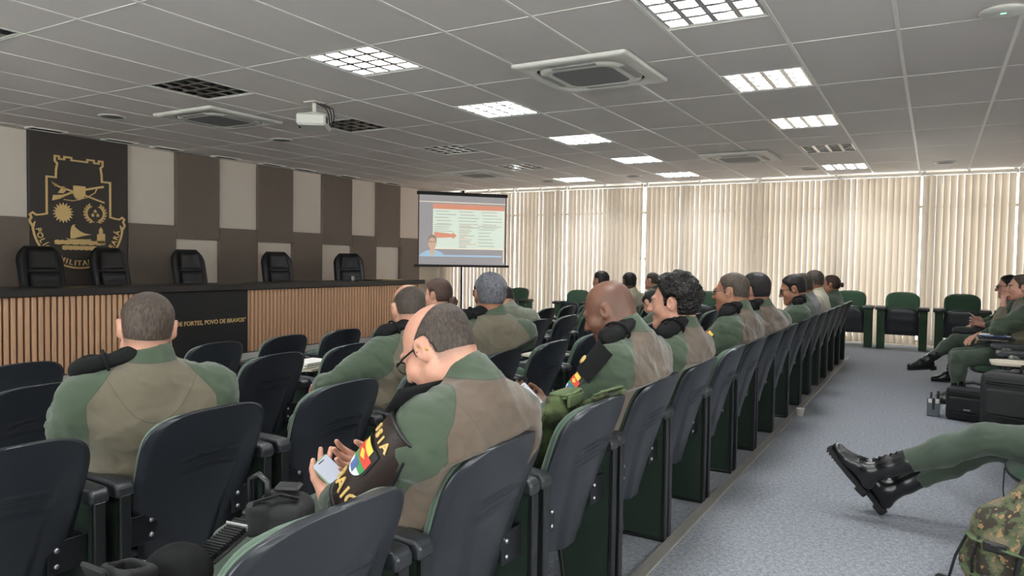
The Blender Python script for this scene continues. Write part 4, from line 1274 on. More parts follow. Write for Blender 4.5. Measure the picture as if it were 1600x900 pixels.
    # --- hair
    if hair:
        s = SDF(); head_prims(s, H, Rh, hs, NB+np.array((0, 0, -.03)), fat, lite=True); s.p = [p for i, p in enumerate(s.p) if i < 3]
        lo = H-.17*hs; hi = H+.17*hs
        D, Lo, h = s.grid(hh*1.05, lo=lo, hi=hi)
        g = np.stack(np.meshgrid(*[Lo[i]+h*np.arange(D.shape[i]) for i in range(3)], indexing='ij'), -1).reshape(-1, 3)
        qq = (g-H)@Rh/hs
        reg = hair_region(qq, hstyle)*hs
        th = hthick*(.35+.65*sstep(-.01, .06, qq[:, 2])) if hstyle != 'long' else np.full(len(qq), hthick)
        if hstyle == 'curl': th = hthick*(.55+.45*sstep(-.02, .05, qq[:, 2]))*(1+.35*wobble(qq, 70, 5, 2))
        elif hthick > .008: th = th*(1+.18*wobble(qq, 55, 9, 2))
        th = th*sstep(-.004, .022, reg)
        dd = np.maximum(D.reshape(-1)-th, -reg*1.0-.002).reshape(D.shape)
        V, F = surfnet(dd, Lo, h); V = relax(V, F, 1, .4)
        hp = [(V, F, 0)]
        if bun:
            s = SDF(); c = H+Rh@(np.array(bun[0])*hs); r = bun[1]
            s.ell(c, (r, r*.8, r*.9), Rh, k=.01)
            for i in range(5):
                a = 2*PI*i/5; s.ell(c+Rh@np.array((math.cos(a)*r*.55, -.2*r, math.sin(a)*r*.5)), r*.55, k=.006)
            V, F = surfnet(*s.grid(.005)); hp.append((V, F, 0))
        mesh_obj('hair', hp, MATS[hair], body)
    # --- jacket
    hj = .0105*res
    s = torso(SDF()); arm(s, SL, EL, WL); arm(s, SR, ER, WR)
    if collar:
        Rn = (H-NB)/np.linalg.norm(H-NB); s.cap(NB+np.array((0, -.012, -.01)), NB+np.array((0, -.012, 0))+Rn*.052, .081+fat, .074+fat, k=.014)
    D, Lo, h = s.grid(hj)
    D = np.where(D < .5, D, 1.0)
    V, F = surfnet(D, Lo, h); V = relax(V, F, 2, .4)
    sa = SDF(); arm(sa, SL, EL, WL); dl = sa.eval(V); sa = SDF(); arm(sa, SR, ER, WR); dr_ = sa.eval(V); da = np.minimum(dl, dr_)
    stt = SDF()
    for sg in (-1, 1): stt.chain([P+ax*sg*.085*b, WA+ax*sg*.082*b, CHs+ax*sg*.092*b], [.118*b, .112*b, .116*b], k=.06)
    dt = stt.eval(V)
    nrm = vnormals(V, F)
    # folds: soft on the trunk, stronger at elbows and where the cloth bunches
    wr = wobble(V*np.array((1.2, 1, 2.2)), 30, abs(hash(name)) % 1000 if False else len(name)*7+int(loc[1]*100) % 97, 3)
    seed = int(abs(loc[1])*100) % 97
    el = np.minimum(np.linalg.norm(V-EL, axis=1), np.linalg.norm(V-ER, axis=1))
    armp = np.minimum(np.linalg.norm(V-SL-np.array((0, 0, -.1)), axis=1), np.linalg.norm(V-SR-np.array((0, 0, -.1)), axis=1))
    amp = .0022+.0065*np.exp(-(el/.10)**2)+.0022*np.exp(-(armp/.12)**2)+.004*sstep(CHs[2]-.05, P[2], V[:, 2])*(np.abs(V[:, 0]-P[0]) < .25)
    hfold = np.sin(V[:, 2]*95+3.0*wobble(V, 9, seed+3, 2)+V[:, 0]*8)*.0045*sstep(WA[2]+.10, WA[2]-.08, V[:, 2])*(da > .03)
    dgl = V[:, 2]*.8-np.abs(lx_(V, NB, ax))*.9
    crease = np.maximum(0, np.sin(dgl*70+2.2*wobble(V, 12, seed+9, 2)))**3*.0045*np.exp(-(armp/.16)**2)
    ridge = (1-np.abs(wobble(V*np.array((1.6, 1.0, .8)), 10, seed+21, 2)))**7*.0065+(1-np.abs(wobble(V*np.array((1.0, 1.0, 1.5)), 19, seed+31, 2)))**8*.0045
    V2 = V+nrm*(amp*wr+hfold-crease*1.6+ridge-.002)[:, None]
    V2 = press(V2, 0.004)
    jk = mesh_obj('jacket', [(V2, F, 0)], MATS[jacket], body)
    lx = (V-NB)@ax; lz = NB[2]-V[:, 2]; ly = (V-NB)@fwd
    rag = np.abs(lx)-(.088+.80*np.clip(lz+.06, 0, .155))
    low = np.maximum(np.minimum(dt-da+.016, .05), np.abs(lx)-.29)
    k_ = sstep(.14, .24, lz); sleeve = rag*(1-k_)+low*k_
    if collar: sleeve = np.maximum(sleeve, -(lz+.034)-.6*lx**2)
    add_attr(jk, 'sleeve', sleeve)
    yoke = np.where(ly < .03, lz-(.175-7.5*lx**2), 1.0); yoke = np.where(lz < .0, 1.0, yoke)
    add_attr(jk, 'seam', yoke)
    # --- trousers and boots
    s = SDF(); s.cap(HPL, HPR, .118*b, k=.05); leg(s, HPL, KL, AL); leg(s, HPR, KR, AR)
    V, F = surfnet(*s.grid(.0125*res)); V = relax(V, F, 2, .4); nrm = vnormals(V, F)
    kn = np.minimum(np.linalg.norm(V-KL, axis=1), np.linalg.norm(V-KR, axis=1))
    V = V+nrm*((.003+.006*np.exp(-(kn/.16)**2))*wobble(V, 30, seed+5, 3)+(1-np.abs(wobble(V*np.array((1.3, .8, 1.0)), 13, seed+8, 2)))**8*.007-.001)[:, None]
    V = press(V, .004)
    mesh_obj('trousers', [(V, F, 0)], MATS['trouser_green'], body)
    if boots:
        for a_, k_, nm in ((AL, KL, 'fl'), (AR, KR, 'fr')):
            fd = np.array(lg.get(nm, (0, 1, -.12)), float); build_boot(body, a_, k_, fd, detail)
    if glasses:
        g = MB(); T = lambda p: H+Rh@(np.array(p)*hs)
        fm = MATS['glass_frame'] if glasses != 'clear' else MATS['aluminium']
        for x in (-1, 1):
            g.tube([T((x*.032+.024*math.cos(a), .107-.004*abs(math.cos(a)), .002+.018*math.sin(a))) for a in [2*PI*i/20 for i in range(21)]], .0022*hs, 6)
            g.tube([T((x*.056, .104, .008)), T((x*.076, .06, .010)), T((x*.086, .0, .012)), T((x*.088, -.012, .004)), T((x*.085, -.024, -.010))], .0026*hs, 6)
        g.tube([T((-.009, .108, .006)), T((0, .111, .009)), T((.009, .108, .006))], .002*hs, 6)
        go = g.build('glasses', fm, body)
        if glasses == 'gold':
            g = MB()
            g.tube([T((-.0865, -.002, .012)), T((-.088, -.012, .004)), T((-.085, -.026, -.012))], .0031*hs, 6); g.build('temple_tip', MATS['gold_frame'], go)
        g = MB()
        for x in (-1, 1): g.add([tuple(T((x*.032+.022*math.cos(a), .1065-.004*abs(math.cos(a)), .002+.0165*math.sin(a)))) for a in [2*PI*i/16 for i in range(16)]], [tuple(range(16))], 0, True)
        g.build('lens', MATS['window_glass'], go)
    person.info = dict(H=H, Rh=Rh, NB=NB, SL=SL, SR=SR, EL=EL, WL=WL, ER=ER, WR=WR, AL=AL, AR=AR, ax=ax, fwd=fwd, P=P, CH=CHs)
    return body
def lx_(V, NB, ax): return (V-NB)@ax
def press(V, gap):
    """cloth leaning on the chair's back cushion takes its shape"""
    z = V[:, 2]; zc = np.clip(z, ZB_, ZT_)
    yc = -.128-.172*((zc-ZB_)/(ZT_-ZB_))**1.15+.045*(np.clip(V[:, 0], -.27, .27)/.259)**2+.020+.062*(1-.25*(zc-.33)/.55)+gap
    yc = yc-np.clip(z-.845, 0, 1)*1.6
    V = V.copy(); yc = yc-np.clip(np.abs(V[:, 0])-.235, 0, 1)*2.2; m = (z > .30) & (z < 1.0) & (V[:, 1] > -.45)
    V[:, 1] = np.where(m, np.maximum(V[:, 1], yc), V[:, 1]); return V
def build_boot(body, a_, k_, fd, detail):
    """lace-up boot: ankle a_, shin towards k_, foot pointing along fd"""
    up = (k_-a_)/np.linalg.norm(k_-a_); fd = fd/np.linalg.norm(fd)
    sn = fd*(-1)*0
    side = np.cross(fd, up); side /= np.linalg.norm(side); sole = np.cross(side, fd); sole *= -np.sign(sole@up)   # away from the shin
    hee = a_+sole*.055-fd*.035; ball = a_+sole*.062+fd*.125; toe = a_+sole*.062+fd*.185
    s = SDF(); h = .0072 if detail else .011
    s.chain([a_+up*.20, a_+up*.10, a_], [.062, .056, .052], k=.02)
    s.cap(a_, hee, .050, .040, k=.03); s.chain([a_+sole*.01+fd*.02, a_+sole*.045+fd*.09, ball], [.050, .042, .040], k=.03)
    s.cap(ball, toe, .042, .036, k=.02); s.cap(hee, ball, .036, .040, k=.02)
    Rs = np.stack([side, fd, -sole], 1)
    V, F = surfnet(*s.grid(h)); V = relax(V, F, 1, .4)
    hgt = (V-a_)@sole; V = V-np.outer(np.maximum(hgt-.090, 0), sole)
    bo = mesh_obj('boot', [(V, F, 0)], MATS['boot_leather'], body)
    b = MB(); n = 26; pts = []
    for i in range(n):
        t = 2*PI*i/n; y = .066+.158*math.cos(t); w = .042+.008*math.sin((y+.09)/.31*PI)
        pts.append((math.copysign(abs(math.sin(t))**.6, math.sin(t))*w, y))
    M = frame_mat(Vector(a_+sole*.082), side, fd, np.cross(side, fd))
    zs = float(np.sign(np.cross(side, fd)@sole))
    b.prism(pts, 2, 0, zs*.024, 0, M)
    b.prism([(x*.98, y) for x, y in pts if y < -.0], 2, zs*.022, zs*.040, 0, M)
    for i in range(9): b.box((0, .05+.02*i-.0, zs*.025), (.074, .010, .008), 0, M)
    b.build('sole', MATS['rubber'], bo)
    if detail:
        b = MB()
        for i in range(11):
            t = i/10
            if t < .5: k2 = t/.5; c = a_+fd*(.118-.056*k2)+sole*(.012-.040*k2)
            else: k2 = (t-.5)/.5; c = a_+fd*(.062-.002*k2)+up*(.030+.155*k2)
            w = .023-.004*t
            dn = up*.006-fd*.004
            b.tube([c-side*w*1.1-fd*.006+dn, c+fd*.005, c+side*w*1.1-fd*.006-dn], .0036, 5); b.tube([c-side*w*1.1-fd*.006-dn, c+fd*.005, c+side*w*1.1-fd*.006+dn], .0036, 5)
        b.build('laces', MATS['lace'], bo)
def beret(label, p, d, up, L=.23, r=.042, owner=None, loop=False):
    """folded black beret lying along d on a shoulder, in the world"""
    p = np.array(p, float); d = np.array(d, float); d /= np.linalg.norm(d); u = np.array(up, float); u -= d*(u@d); u /= np.linalg.norm(u); w = np.cross(d, u)
    s = SDF(); R = np.stack([d, w, u], 1)
    s.ell(p, (L*.52, r, r*.62), R, k=.01); s.ell(p+d*L*.28+u*.008, (L*.24, r*1.05, r*.75), R, k=.02); s.ell(p-d*L*.30, (L*.2, r*.8, r*.5), R, k=.02)
    s.cap(p-d*L*.45-w*r*.3, p+d*L*.40-w*r*.5, .012, .014, k=.012); s.cap(p-d*L*.2+u*r*.6, p+d*L*.3+u*r*.7, .006, .006, k=.01, sub=True)
    V, F = surfnet(*s.grid(.007)); n = vnormals(V, F); V = V+n*(.004*wobble(V, 60, 3, 2))[:, None]
    o = mesh_obj('beret', [(V, F, 0)], MATS['black_cloth']); tag(o, label, 'beret', 'folded berets on shoulders')
    b = MB(); c = p+d*L*.05
    b.tube([c+R@np.array((0, (r+.012)*math.cos(a), (r*.62+.012)*math.sin(a))) for a in [2*PI*i/18 for i in range(19)]], .006, 6, flat=1.0); b.build('headband_loop', MATS['black_cloth'], o)
    return o
def world(seat, p, rz=PI/2):
    return np.array(seat)+np.array(Matrix.Rotation(rz, 3, 'Z') @ Vector(p))
# ------------------------------------------------------------------ the audience
V3 = lambda *a: np.array(a, float)
INFO = {}
def cast(key, *a, **k):
    dz = {-.055: .025, -.10: .02}.get(round(a[2][2], 3), 0); k['head'] = (k['head'][0], k['head'][1], k['head'][2]-dz)
    o = person(*a, **k); INFO[key] = (o, dict(person.info), np.array(o.location), o.rotation_euler.z); return o
def wpt(key, p):
    o, i, l, rz = INFO[key]; return l+np.array(Matrix.Rotation(rz, 3, 'Z'))@np.array(p, float)
def seat(row, k, dx=0, dy=0): s = seat_at(row, k); return (s.x+dx, {1: .92, 2: .98, 3: .99, 4: .82}[row]+.70*k, s.z)

cast('glasses', 'person1', 'balding officer in dark-rimmed glasses looking down at a phone, leather brassard on his arm', seat(1, 1), head=(.12, -.03, 1.125), hrot=(4, 34, 3), hs=1.10, fat=.006, skin='skin_light', hair='hair_salt', hstyle='ring', hthick=.0075, stub=.75,
     jacket='jacket_brown', pelvis=(.08, .05, .52), tyaw=-10, sw=.190, shr=(-.035, 0, -.01), neckoff=(.02, -.045, -.155), bulk=1.05, belly=.05, chest_back=.06, glasses='gold', cuff=.05,
     L=dict(e=(-.09, .10, .69), w=(.098, .39, .605)), R=dict(e=(.33, .13, .69), w=(.315, .35, .655)),
     hands=dict(L=dict(f=(.62, .50, .45), n=(-.25, -.70, .65), t=(-.5, .2, .8), c=.2, cs=(.12, .18, .22, .30), tc=.05), R=dict(f=(-.70, .55, .25), n=(-.30, -.65, .55), t=(-.2, -.3, 1), c=.35, tc=.2)))
cast('bald', 'person2', 'bald dark-skinned officer looking down at the phone in his hands', seat(1, 3), head=(.03, -.03, 1.172), hrot=(6, 28, 0), hs=1.12, fat=.010, skin='skin_brown', hair=None, hstyle='ring', stub=.45,
     jacket='jacket_brown', pelvis=(0, .03, .52), tyaw=-4, sw=.205, bulk=1.12, belly=.05, chest_back=.06, glasses=None,
     L=dict(e=(-.22, .08, .70), w=(.035, .36, .655)), R=dict(e=(.27, .10, .70), w=(.19, .35, .675)),
     hands=dict(L=dict(f=(.55, .60, .45), n=(-.25, -.70, .65), t=(-.5, .2, .8), c=.25, tc=.05), R=dict(f=(-.55, .75, .2), n=(-.4, -.55, .55), t=(-.2, -.3, 1), c=.45, tc=.1)))
cast('curly', 'person3', 'officer with thick curly dark hair gazing ahead, leaning back in his chair', seat(1, 4), head=(-.02, -.125, 1.185), hrot=(4, 4, 0), hs=1.12, skin='skin_light', hair='hair_curly', hstyle='curl', hthick=.034, stub=.3,
     jacket='jacket_brown', pelvis=(0, .06, .52), tyaw=-4, sw=.20, bulk=1.05, chest_back=.06)
cast('buzz', 'person4', 'officer with a fade haircut and thin clear glasses, arm patch on his sleeve', seat(1, 6), head=(.0, -.085, 1.20), hrot=(-4, 5, 0), hs=1.10, fat=.006, skin='skin_tan', hair='hair_brownblack', hstyle='short', hthick=.006, stub=.55,
     jacket='jacket_brown', pelvis=(0, .06, .52), tyaw=-8, sw=.21, bulk=1.12, chest_back=.06, glasses='clear', L=dict(e=(-.27, .10, .74), w=(-.10, .34, .68)))
cast('lean', 'person5', 'dark-haired officer with one arm stretched out along the next chair back', seat(1, 7), head=(-.02, -.10, 1.19), hrot=(-22, 8, 0), hs=1.10, skin='skin_tan', hair='hair_black', hstyle='short', hthick=.016, stub=.5,
     jacket='jacket_brown', pelvis=(0, .08, .52), tyaw=-16, sw=.22, bulk=1.20, chest_back=.09, shr=(.02, -.02, -.01), R=dict(e=(.46, -.20, .925), w=(.70, -.10, .83)))
cast('g2', 'person6', 'dark-haired officer in glasses looking down, black strap round his neck', seat(1, 9), head=(.03, -.15, 1.165), hrot=(10, 18, 0), hs=1.10, skin='skin_tan', hair='hair_black', hstyle='short', hthick=.014, stub=.5,
     jacket='jacket_green', pelvis=(0, .05, .52), bulk=1.08, glasses='dark', res=1.2)
cast('camo', 'person7', 'grey-haired officer in a patterned grey shirt, between a green and a cream shirt', seat(1, 10), head=(.02, -.12, 1.175), hrot=(-6, 12, 0), hs=1.10, skin='skin_tan', hair='hair_salt', hstyle='short', hthick=.010, stub=.5, jacket='jacket_camo', bulk=1.08, res=1.3, detail=False)
cast('light', 'person8', 'officer in a pale cream shirt near the far end of the aisle row', seat(1, 12), head=(.0, -.05, 1.205), hrot=(-14, 4, 0), hs=1.12, skin='skin_tan', hair='hair_salt', hstyle='short', hthick=.006, stub=.6, jacket='jacket_cream', bulk=1.1, res=1.3, detail=False)
cast('bun', 'person9', 'woman in olive uniform with dark hair in a small bun, end of the aisle row', seat(1, 14), head=(.0, -.08, 1.135), hrot=(4, 2, 0), hs=1.06, skin='skin_tan', hair='hair_brown', hstyle='long', hthick=.014, bun=((0, -.135, -.005), .034), jacket='jacket_green', sw=.175, bulk=.95, res=1.3, detail=False)
# second row
cast('man1', 'person10', 'broad-shouldered officer on the left seen squarely from behind, short brown hair', seat(2, 1), head=(-.03, .0, 1.195), hrot=(-30, 9, 3), hs=1.12, fat=.004, skin='skin_light', hair='hair_brownblack', hstyle='short', hthick=.0075, stub=.92,
     jacket='jacket_duty', pelvis=(.02, .02, .53), tyaw=-26, sw=.215, bulk=1.14, chest_back=.02, L=dict(e=(-.255, .11, .79), w=(-.09, .36, .72)), R=dict(e=(.30, .04, .80), w=(.24, .34, .72)))
cast('bald2', 'person11', 'balding pink-scalped officer behind the man in glasses, leaning forward', seat(2, 3), head=(.10, -.03, 1.20), hrot=(-32, 14, -4), hs=1.10, skin='skin_light', hair='hair_salt', hstyle='ring', hthick=.005, stub=.65,
     jacket='jacket_duty', pelvis=(0, .02, .53), tyaw=-18, bulk=1.1, chest_back=.0, neckoff=(0, -.03, -.15), L=dict(e=(-.34, .14, .78), w=(-.14, .40, .74)))
cast('grey', 'person12', 'officer with curly grey hair seen from behind in an olive jacket', seat(2, 4), head=(.08, -.14, 1.255), hrot=(-48, 4, 0), hs=1.10, skin='skin_tan', hair='hair_grey', hstyle='short', hthick=.020, stub=.35,
     jacket='jacket_duty', pelvis=(0, .05, .53), tyaw=-36, bulk=1.06)
cast('bow', 'person13', 'officer with head bowed low between the bald man and the curly-haired man', seat(2, 9), head=(.08, .02, 1.04), hrot=(-25, 48, 10), hs=1.08, skin='skin_light', hair='hair_black', hstyle='short', hthick=.012, stub=.5, jacket='jacket_green', res=1.3, detail=False)
# third row
cast('wbun', 'person14', 'woman with smooth brown hair in a low bun, close to the dais desk', seat(3, 6), head=(-.06, -.05, 1.205), hrot=(4, 6, 0), hs=1.12, skin='skin_light', hair='hair_brown', hstyle='long', hthick=.018, bun=((0, -.135, -.065), .046), jacket='jacket_green', sw=.18, bulk=.96, res=1.2, detail=False)
cast('d13', 'person15', 'dark-haired officer in a pale shirt half hidden by the grey-haired man', seat(3, 7), head=(.10, .03, 1.19), hrot=(-50, 6, 0), hs=1.08, skin='skin_brown', hair='hair_black', hstyle='short', hthick=.010, stub=.6, jacket='jacket_pale', res=1.3, detail=False)
cast('bent', 'person16', 'officer in a pale green jacket bent far forward, only the back showing', seat(3, 8), head=(-.13, .05, 1.11), hrot=(-40, 34, 0), hs=1.08, skin='skin_light', hair='hair_black', hstyle='short', hthick=.010, stub=.5, jacket='jacket_pale', pelvis=(.06, -.02, .53), chest_back=.05, tyaw=-35, res=1.2, detail=False, bulk=1.14, L=dict(e=(-.22, .28, .72), w=(-.1, .45, .62)), R=dict(e=(.30, .20, .72), w=(.2, .42, .62)))
cast('h15', 'person17', 'officer whose dark hair just shows above the bald man', seat(3, 11), head=(.0, -.06, 1.27), hrot=(-20, 2, 0), hs=1.08, skin='skin_tan', hair='hair_black', hstyle='short', hthick=.012, stub=.5, res=1.4, detail=False)
cast('h16', 'person18', 'dark-haired officer in a cream shirt beyond the bald man', seat(3, 12), head=(.06, -.16, 1.245), hrot=(-42, 6, 0), hs=1.10, skin='skin_brown', hair='hair_black', hstyle='short', hthick=.012, stub=.8, jacket='jacket_cream', tyaw=-25, res=1.4, detail=False)
cast('g17', 'person19', 'officer with grey cropped hair and a dark shoulder strap, near the blinds', seat(3, 14), head=(-.12, -.06, 1.24), hrot=(-14, 2, 0), hs=1.10, skin='skin_light', hair='hair_salt', hstyle='short', hthick=.005, stub=.7, jacket='jacket_duty', tyaw=-12, res=1.4, detail=False)
# across the aisle
cast('p21', 'person20', 'officer at the right edge with legs stretched out and boots crossed at the ankle', (RX, 4.42, 0), head=(0, -.12, 1.16), hrot=(10, 5, 0), skin='skin_tan', hair='hair_black', hthick=.01, stub=.5, jacket='jacket_duty', pelvis=(0, .02, .52), bulk=1.08, res=1.0, L=dict(e=(-.26, -.02, .72), w=(-.10, .17, .64)), R=dict(e=(.26, -.02, .72), w=(.10, .18, .64)),
     legs=dict(kl=(-.07, .47, .525), al=(-.015, .985, .262), kr=(.09, .47, .455), ar=(.10, .895, .140), fl=(0, .66, .75), fr=(0, .62, .78)))
cast('p20', 'person21', 'officer at the right edge resting chin on hand, papers on the tablet before him', (RX, 8.74, 0), head=(.0, -.03, 1.205), hrot=(4, 0, 0), hs=1.06, skin='skin_light', hair='hair_brownblack', hstyle='short', hthick=.012, stub=.5, jacket='jacket_duty', pelvis=(0, .0, .53), bulk=1.06,
     L=dict(e=(-.19, .16, .78), w=(-.05, .115, 1.02)), R=dict(e=(.27, .10, .74), w=(.10, .30, .70)), hands=dict(L=dict(f=(.15, -.05, 1), n=(.3, -1, .1), t=(.8, .2, .2), c=.9, cs=(.15, .9, 1.1, 1.2))), legs=dict(kl=(-.15, .48, .47), al=(-.16, .47, .11), kr=(.15, .48, .47), ar=(.16, .45, .11)))
cast('p19', 'person22', 'officer in glasses at the right with one boot crossed over the knee, holding a notepad', (RX, 10.18, 0), head=(-.06, -.03, 1.185), hrot=(4, 8, 0), hs=1.08, skin='skin_light', hair='hair_black', hstyle='short', hthick=.012, stub=.4, jacket='jacket_green', glasses='dark', bulk=1.06,
     L=dict(e=(-.24, .02, .76), w=(-.16, .20, .73)), R=dict(e=(.27, .10, .74), w=(.05, .32, .69)), hands=dict(L=dict(f=(.1, .8, .35), n=(.9, .2, .1), t=(-.1, -.2, 1), c=.55)),
     legs=dict(kl=(-.13, .46, .535), al=(-.09, .76, .265), kr=(.11, .44, .46), ar=(.07, .50, .105), fl=(0, .98, -.14), fr=(0, 1, -.1)))

PH_G = (.150, .405, .662); PH_B = (.10, .40, .72); PN = (-.25, -.70, .65)
# ------------------------------------------------------------------ sleeve badges, brassard and berets
mat('badge_red', rgb(196,62,48), .6, var=.05); mat('badge_yellow', rgb(224,190,84), .6, var=.05); mat('badge_green', rgb(62,132,78), .6, var=.05); mat('badge_blue', rgb(78,100,150), .6, var=.05); mat('badge_white', rgb(222,226,224), .6, var=.03)
mat('brassard_leather', rgb(42,32,29), .38, var=.2, vscale=30, bump=.25, bscale=160); mat('brassard_edge', rgb(22,21,23), .5); mat('gold_thread', rgb(206,172,106), .6, var=.05)
BM = ['badge_yellow', 'badge_red', 'badge_green', 'badge_blue', 'badge_white', 'brassard_edge']
def arm_surface(i, side, r0, r1, out):
    S_, E_ = i['S'+side], i['E'+side]; a = (E_-S_); Ln = np.linalg.norm(a); a = a/Ln
    o = np.array(out, float); o -= a*(o@a); o /= np.linalg.norm(o); t = np.cross(a, o)
    def f(v, th, lift=0.0): return S_+a*Ln*v+(o*math.cos(th)+t*math.sin(th))*(r0+(r1-r0)*v+lift)
    def fr(v, th): return a, o*math.cos(th)+t*math.sin(th), -o*math.sin(th)+t*math.cos(th)
    return f, fr, Ln
def patch_grid(b, f, v0, v1, half, lift, mi, n=14, m=12, th0=0.0):
    V = []; F = []
    for i in range(n+1):
        v = v0+(v1-v0)*i/n; h = half(i/n)
        for k in range(m+1): V.append(f(v, th0+h*(-1+2*k/m), lift))
    for i in range(n):
        for k in range(m):
            a = i*(m+1)+k; F.append((a, a+1, a+m+2, a+m+1))
    b.arr(V, F, mi, True)
def shield_badge(body, f, v0, v1, half, lift, th0=0):
    b = MB(); sh = lambda u: half*(1 if u < .55 else math.sqrt(max(0.02, 1-((u-.55)/.45)**2)))
    patch_grid(b, f, v0-.012, v1+.012, lambda u: sh(u)*1.14, lift, 5, th0=th0)
    L = v1-v0
    patch_grid(b, f, v0, v0+L*.22, lambda u: half*.62, lift+.002, 0, 4, 6, th0)
    patch_grid(b, f, v0+L*.22, v0+L*.52, lambda u: half, lift+.002, 1, 5, 8, th0)
    patch_grid(b, f, v0+L*.52, v0+L*.74, lambda u: sh(.52+.22*u), lift+.002, 2, 5, 8, th0)
    patch_grid(b, f, v0+L*.74, v1, lambda u: sh(.74+.26*u), lift+.002, 4, 5, 8, th0)
    patch_grid(b, f, v0+L*.60, v0+L*.92, lambda u: half*.35, lift+.003, 3, 4, 4, th0)
    patch_grid(b, f, v0+L*.27, v0+L*.47, lambda u: half*.45*(1-abs(2*u-1))+.02, lift+.003, 0, 4, 4, th0)
    return b.build('shoulder_badge', [MATS[k] for k in BM], body)
o, i, l, rz = INFO['glasses']
f, fr, Ln = arm_surface(i, 'L', .098, .080, (-.95, .55, .1))
b = MB(); half = lambda u: 1.0+.75*u if u < .5 else 1.375+.25*(u-.5)*2
patch_grid(b, f, .05, .97, half, .004, 0, 26, 24, .12)
for e in (-1, 1): b.tube([f(.05+.92*k/24, .12+e*half(k/24), .004) for k in range(25)], .006, 6, 1)
b.tube([f(.97, .12+half(1)*(-1+2*k/20), .004) for k in range(21)], .006, 6, 1); b.tube([f(.05, .12+half(0)*(-1+2*k/20), .004) for k in range(21)], .006, 6, 1)
br = b.build('brassard', [MATS['brassard_leather'], MATS['brassard_edge']], o)
b = MB(); p0 = i['SL']+V3(0, 0, .085); b.tube([f(.05, .5, .006), f(-.08, .45, .012), i['NB']*.6+i['SL']*.4+V3(-.01, .045, .035), i['NB']*.75+i['SL']*.25+V3(0, .07, .03)], [.026, .03, .03, .024], 8, flat=.4); b.build('shoulder_strap', MATS['black_cloth'], br)
shield_badge(br, f, .34, .66, .46, .009, .10)
def arm_text(txt, v, th0, size, parent, name, step):
    b = MB()
    for n_, ch in enumerate(txt):
        th = th0+step*(n_-(len(txt)-1)/2)
        a, no, tg = fr(v, th); V, F = text_mesh(ch, size, .003, .0012, 'CENTER')
        b.arr(V, F, 0, False, frame_mat(Vector(f(v, th, .008)), tg*SGN, -a, no if True else -no))
    return b.build(name, MATS['gold_thread'], parent)
a, no, tg = fr(.5, 0); SGN = 1.0 if np.cross(tg, -a)@no > 0 else -1.0
arm_text('RAIO', .86, .30+.42*SGN, .058, br, 'lettering', .37*SGN)
arm_text('SSIA', .27, .12+.10*SGN, .038, br, 'lettering', .25*SGN)
for key, out, v0 in (('bald', (-.75, .62, .1), .36), ('buzz', (-.9, .5, .1), .30)):
    o, i, l, rz = INFO[key]; f2, fr2, _ = arm_surface(i, 'L', .089, .074, out); shield_badge(o, f2, v0, v0+.26, .42, .004)
# bald officer: wide black shoulder mark with grey letters and a round badge
o, i, l, rz = INFO['bald']
f2, fr2, _ = arm_surface(i, 'L', .094, .080, (-.7, .7, .1))
b = MB(); patch_grid(b, f2, -.12, .34, lambda u: .85, .006, 0, 12, 10); sb = b.build('shoulder_mark', MATS['black_cloth'], o)
b = MB(); b.lathe([(.021, 0), (.021, .004), (.001, .005)], 18, M=frame_mat(Vector(f2(.20, .25, .010)), fr2(.2, .25)[2], np.cross(fr2(.2, .25)[1], fr2(.2, .25)[2]), fr2(.2, .25)[1])); b.build('round_badge', MATS['gold_thread'], sb)
for key, p, d, up, L_, r_, lab in (
    ('man1', None, None, None, .26, .050, 'black folded beret on the shoulder of the broad officer at the left'),
    ('bald', None, None, None, .24, .050, 'black folded beret on the shoulder of the bald officer with the phone'),
    ('curly', None, None, None, .27, .052, 'black folded beret on the shoulder of the curly-haired officer'),
    ('buzz', None, None, None, .25, .052, 'black folded beret on the shoulder of the officer with the fade haircut'),
    ('lean', None, None, None, .24, .050, 'black folded beret on the shoulder of the officer with outstretched arm'),
    ('g2', None, None, None, .24, .046, 'black folded beret by the neck of the officer in glasses further along'),
    ('grey', None, None, None, .22, .050, 'black folded beret on the shoulder of the grey-haired officer'),
    ('bald2', None, None, None, .22, .045, 'black folded beret on the shoulder of the balding officer behind the glasses wearer')):
    o, i, l, rz = INFO[key]
    pos = i['NB']*.42+i['SL']*.58+V3(0, .012, .105-.035*.5); dd = (i['SL']-i['NB']); dd = dd/np.linalg.norm(dd)
    Rz = np.array(Matrix.Rotation(rz, 3, 'Z'))
    beret(lab, l+Rz@pos, Rz@(dd+V3(0, .10, .05)), Rz@V3(-.2, .05, 1), L_, r_)
# ------------------------------------------------------------------ phones, papers, bags and gear
def make_camo(name, cols, scale):
    m = bpy.data.materials.new(name); m.use_nodes = True; t = NT(m); b = t.n['Principled BSDF']
    c = t.coord(); w = t.noise(scale, 5, .62, c); w2 = t.noise(scale*1.7, 5, .6, t.mapv(c, (1.3, .8, 1.1)))
    r1 = t.n.new('ShaderNodeValToRGB'); r1.color_ramp.interpolation = 'CONSTANT'; e = r1.color_ramp.elements
    e[0].position = 0; e[0].color = cols[0]; e[1].position = .47; e[1].color = cols[1]
    x = e.new(.56); x.color = cols[2]
    t.link(w, r1.inputs[0])
    col = t.mix(t.math('GREATER_THAN', w2, .585), r1.outputs[0], cols[3])
    t.link(col, b.inputs['Base Color']); b.inputs['Roughness'].default_value = .9
    t.link(t.bump(t.noise(700, 2, .5, c), .3, .003), b.inputs['Normal']); MATS[name] = m
make_camo('camo', (rgb(58,52,44), rgb(84,92,66), rgb(112,104,84), rgb(158,124,90)), 14)
make_camo('camo_green', (rgb(48,56,38), rgb(66,77,48), rgb(84,94,60), rgb(54,50,37)), 16)
mat('webbing_black', rgb(20,20,22), .7, var=.15, vscale=80, bump=.4, bscale=700)
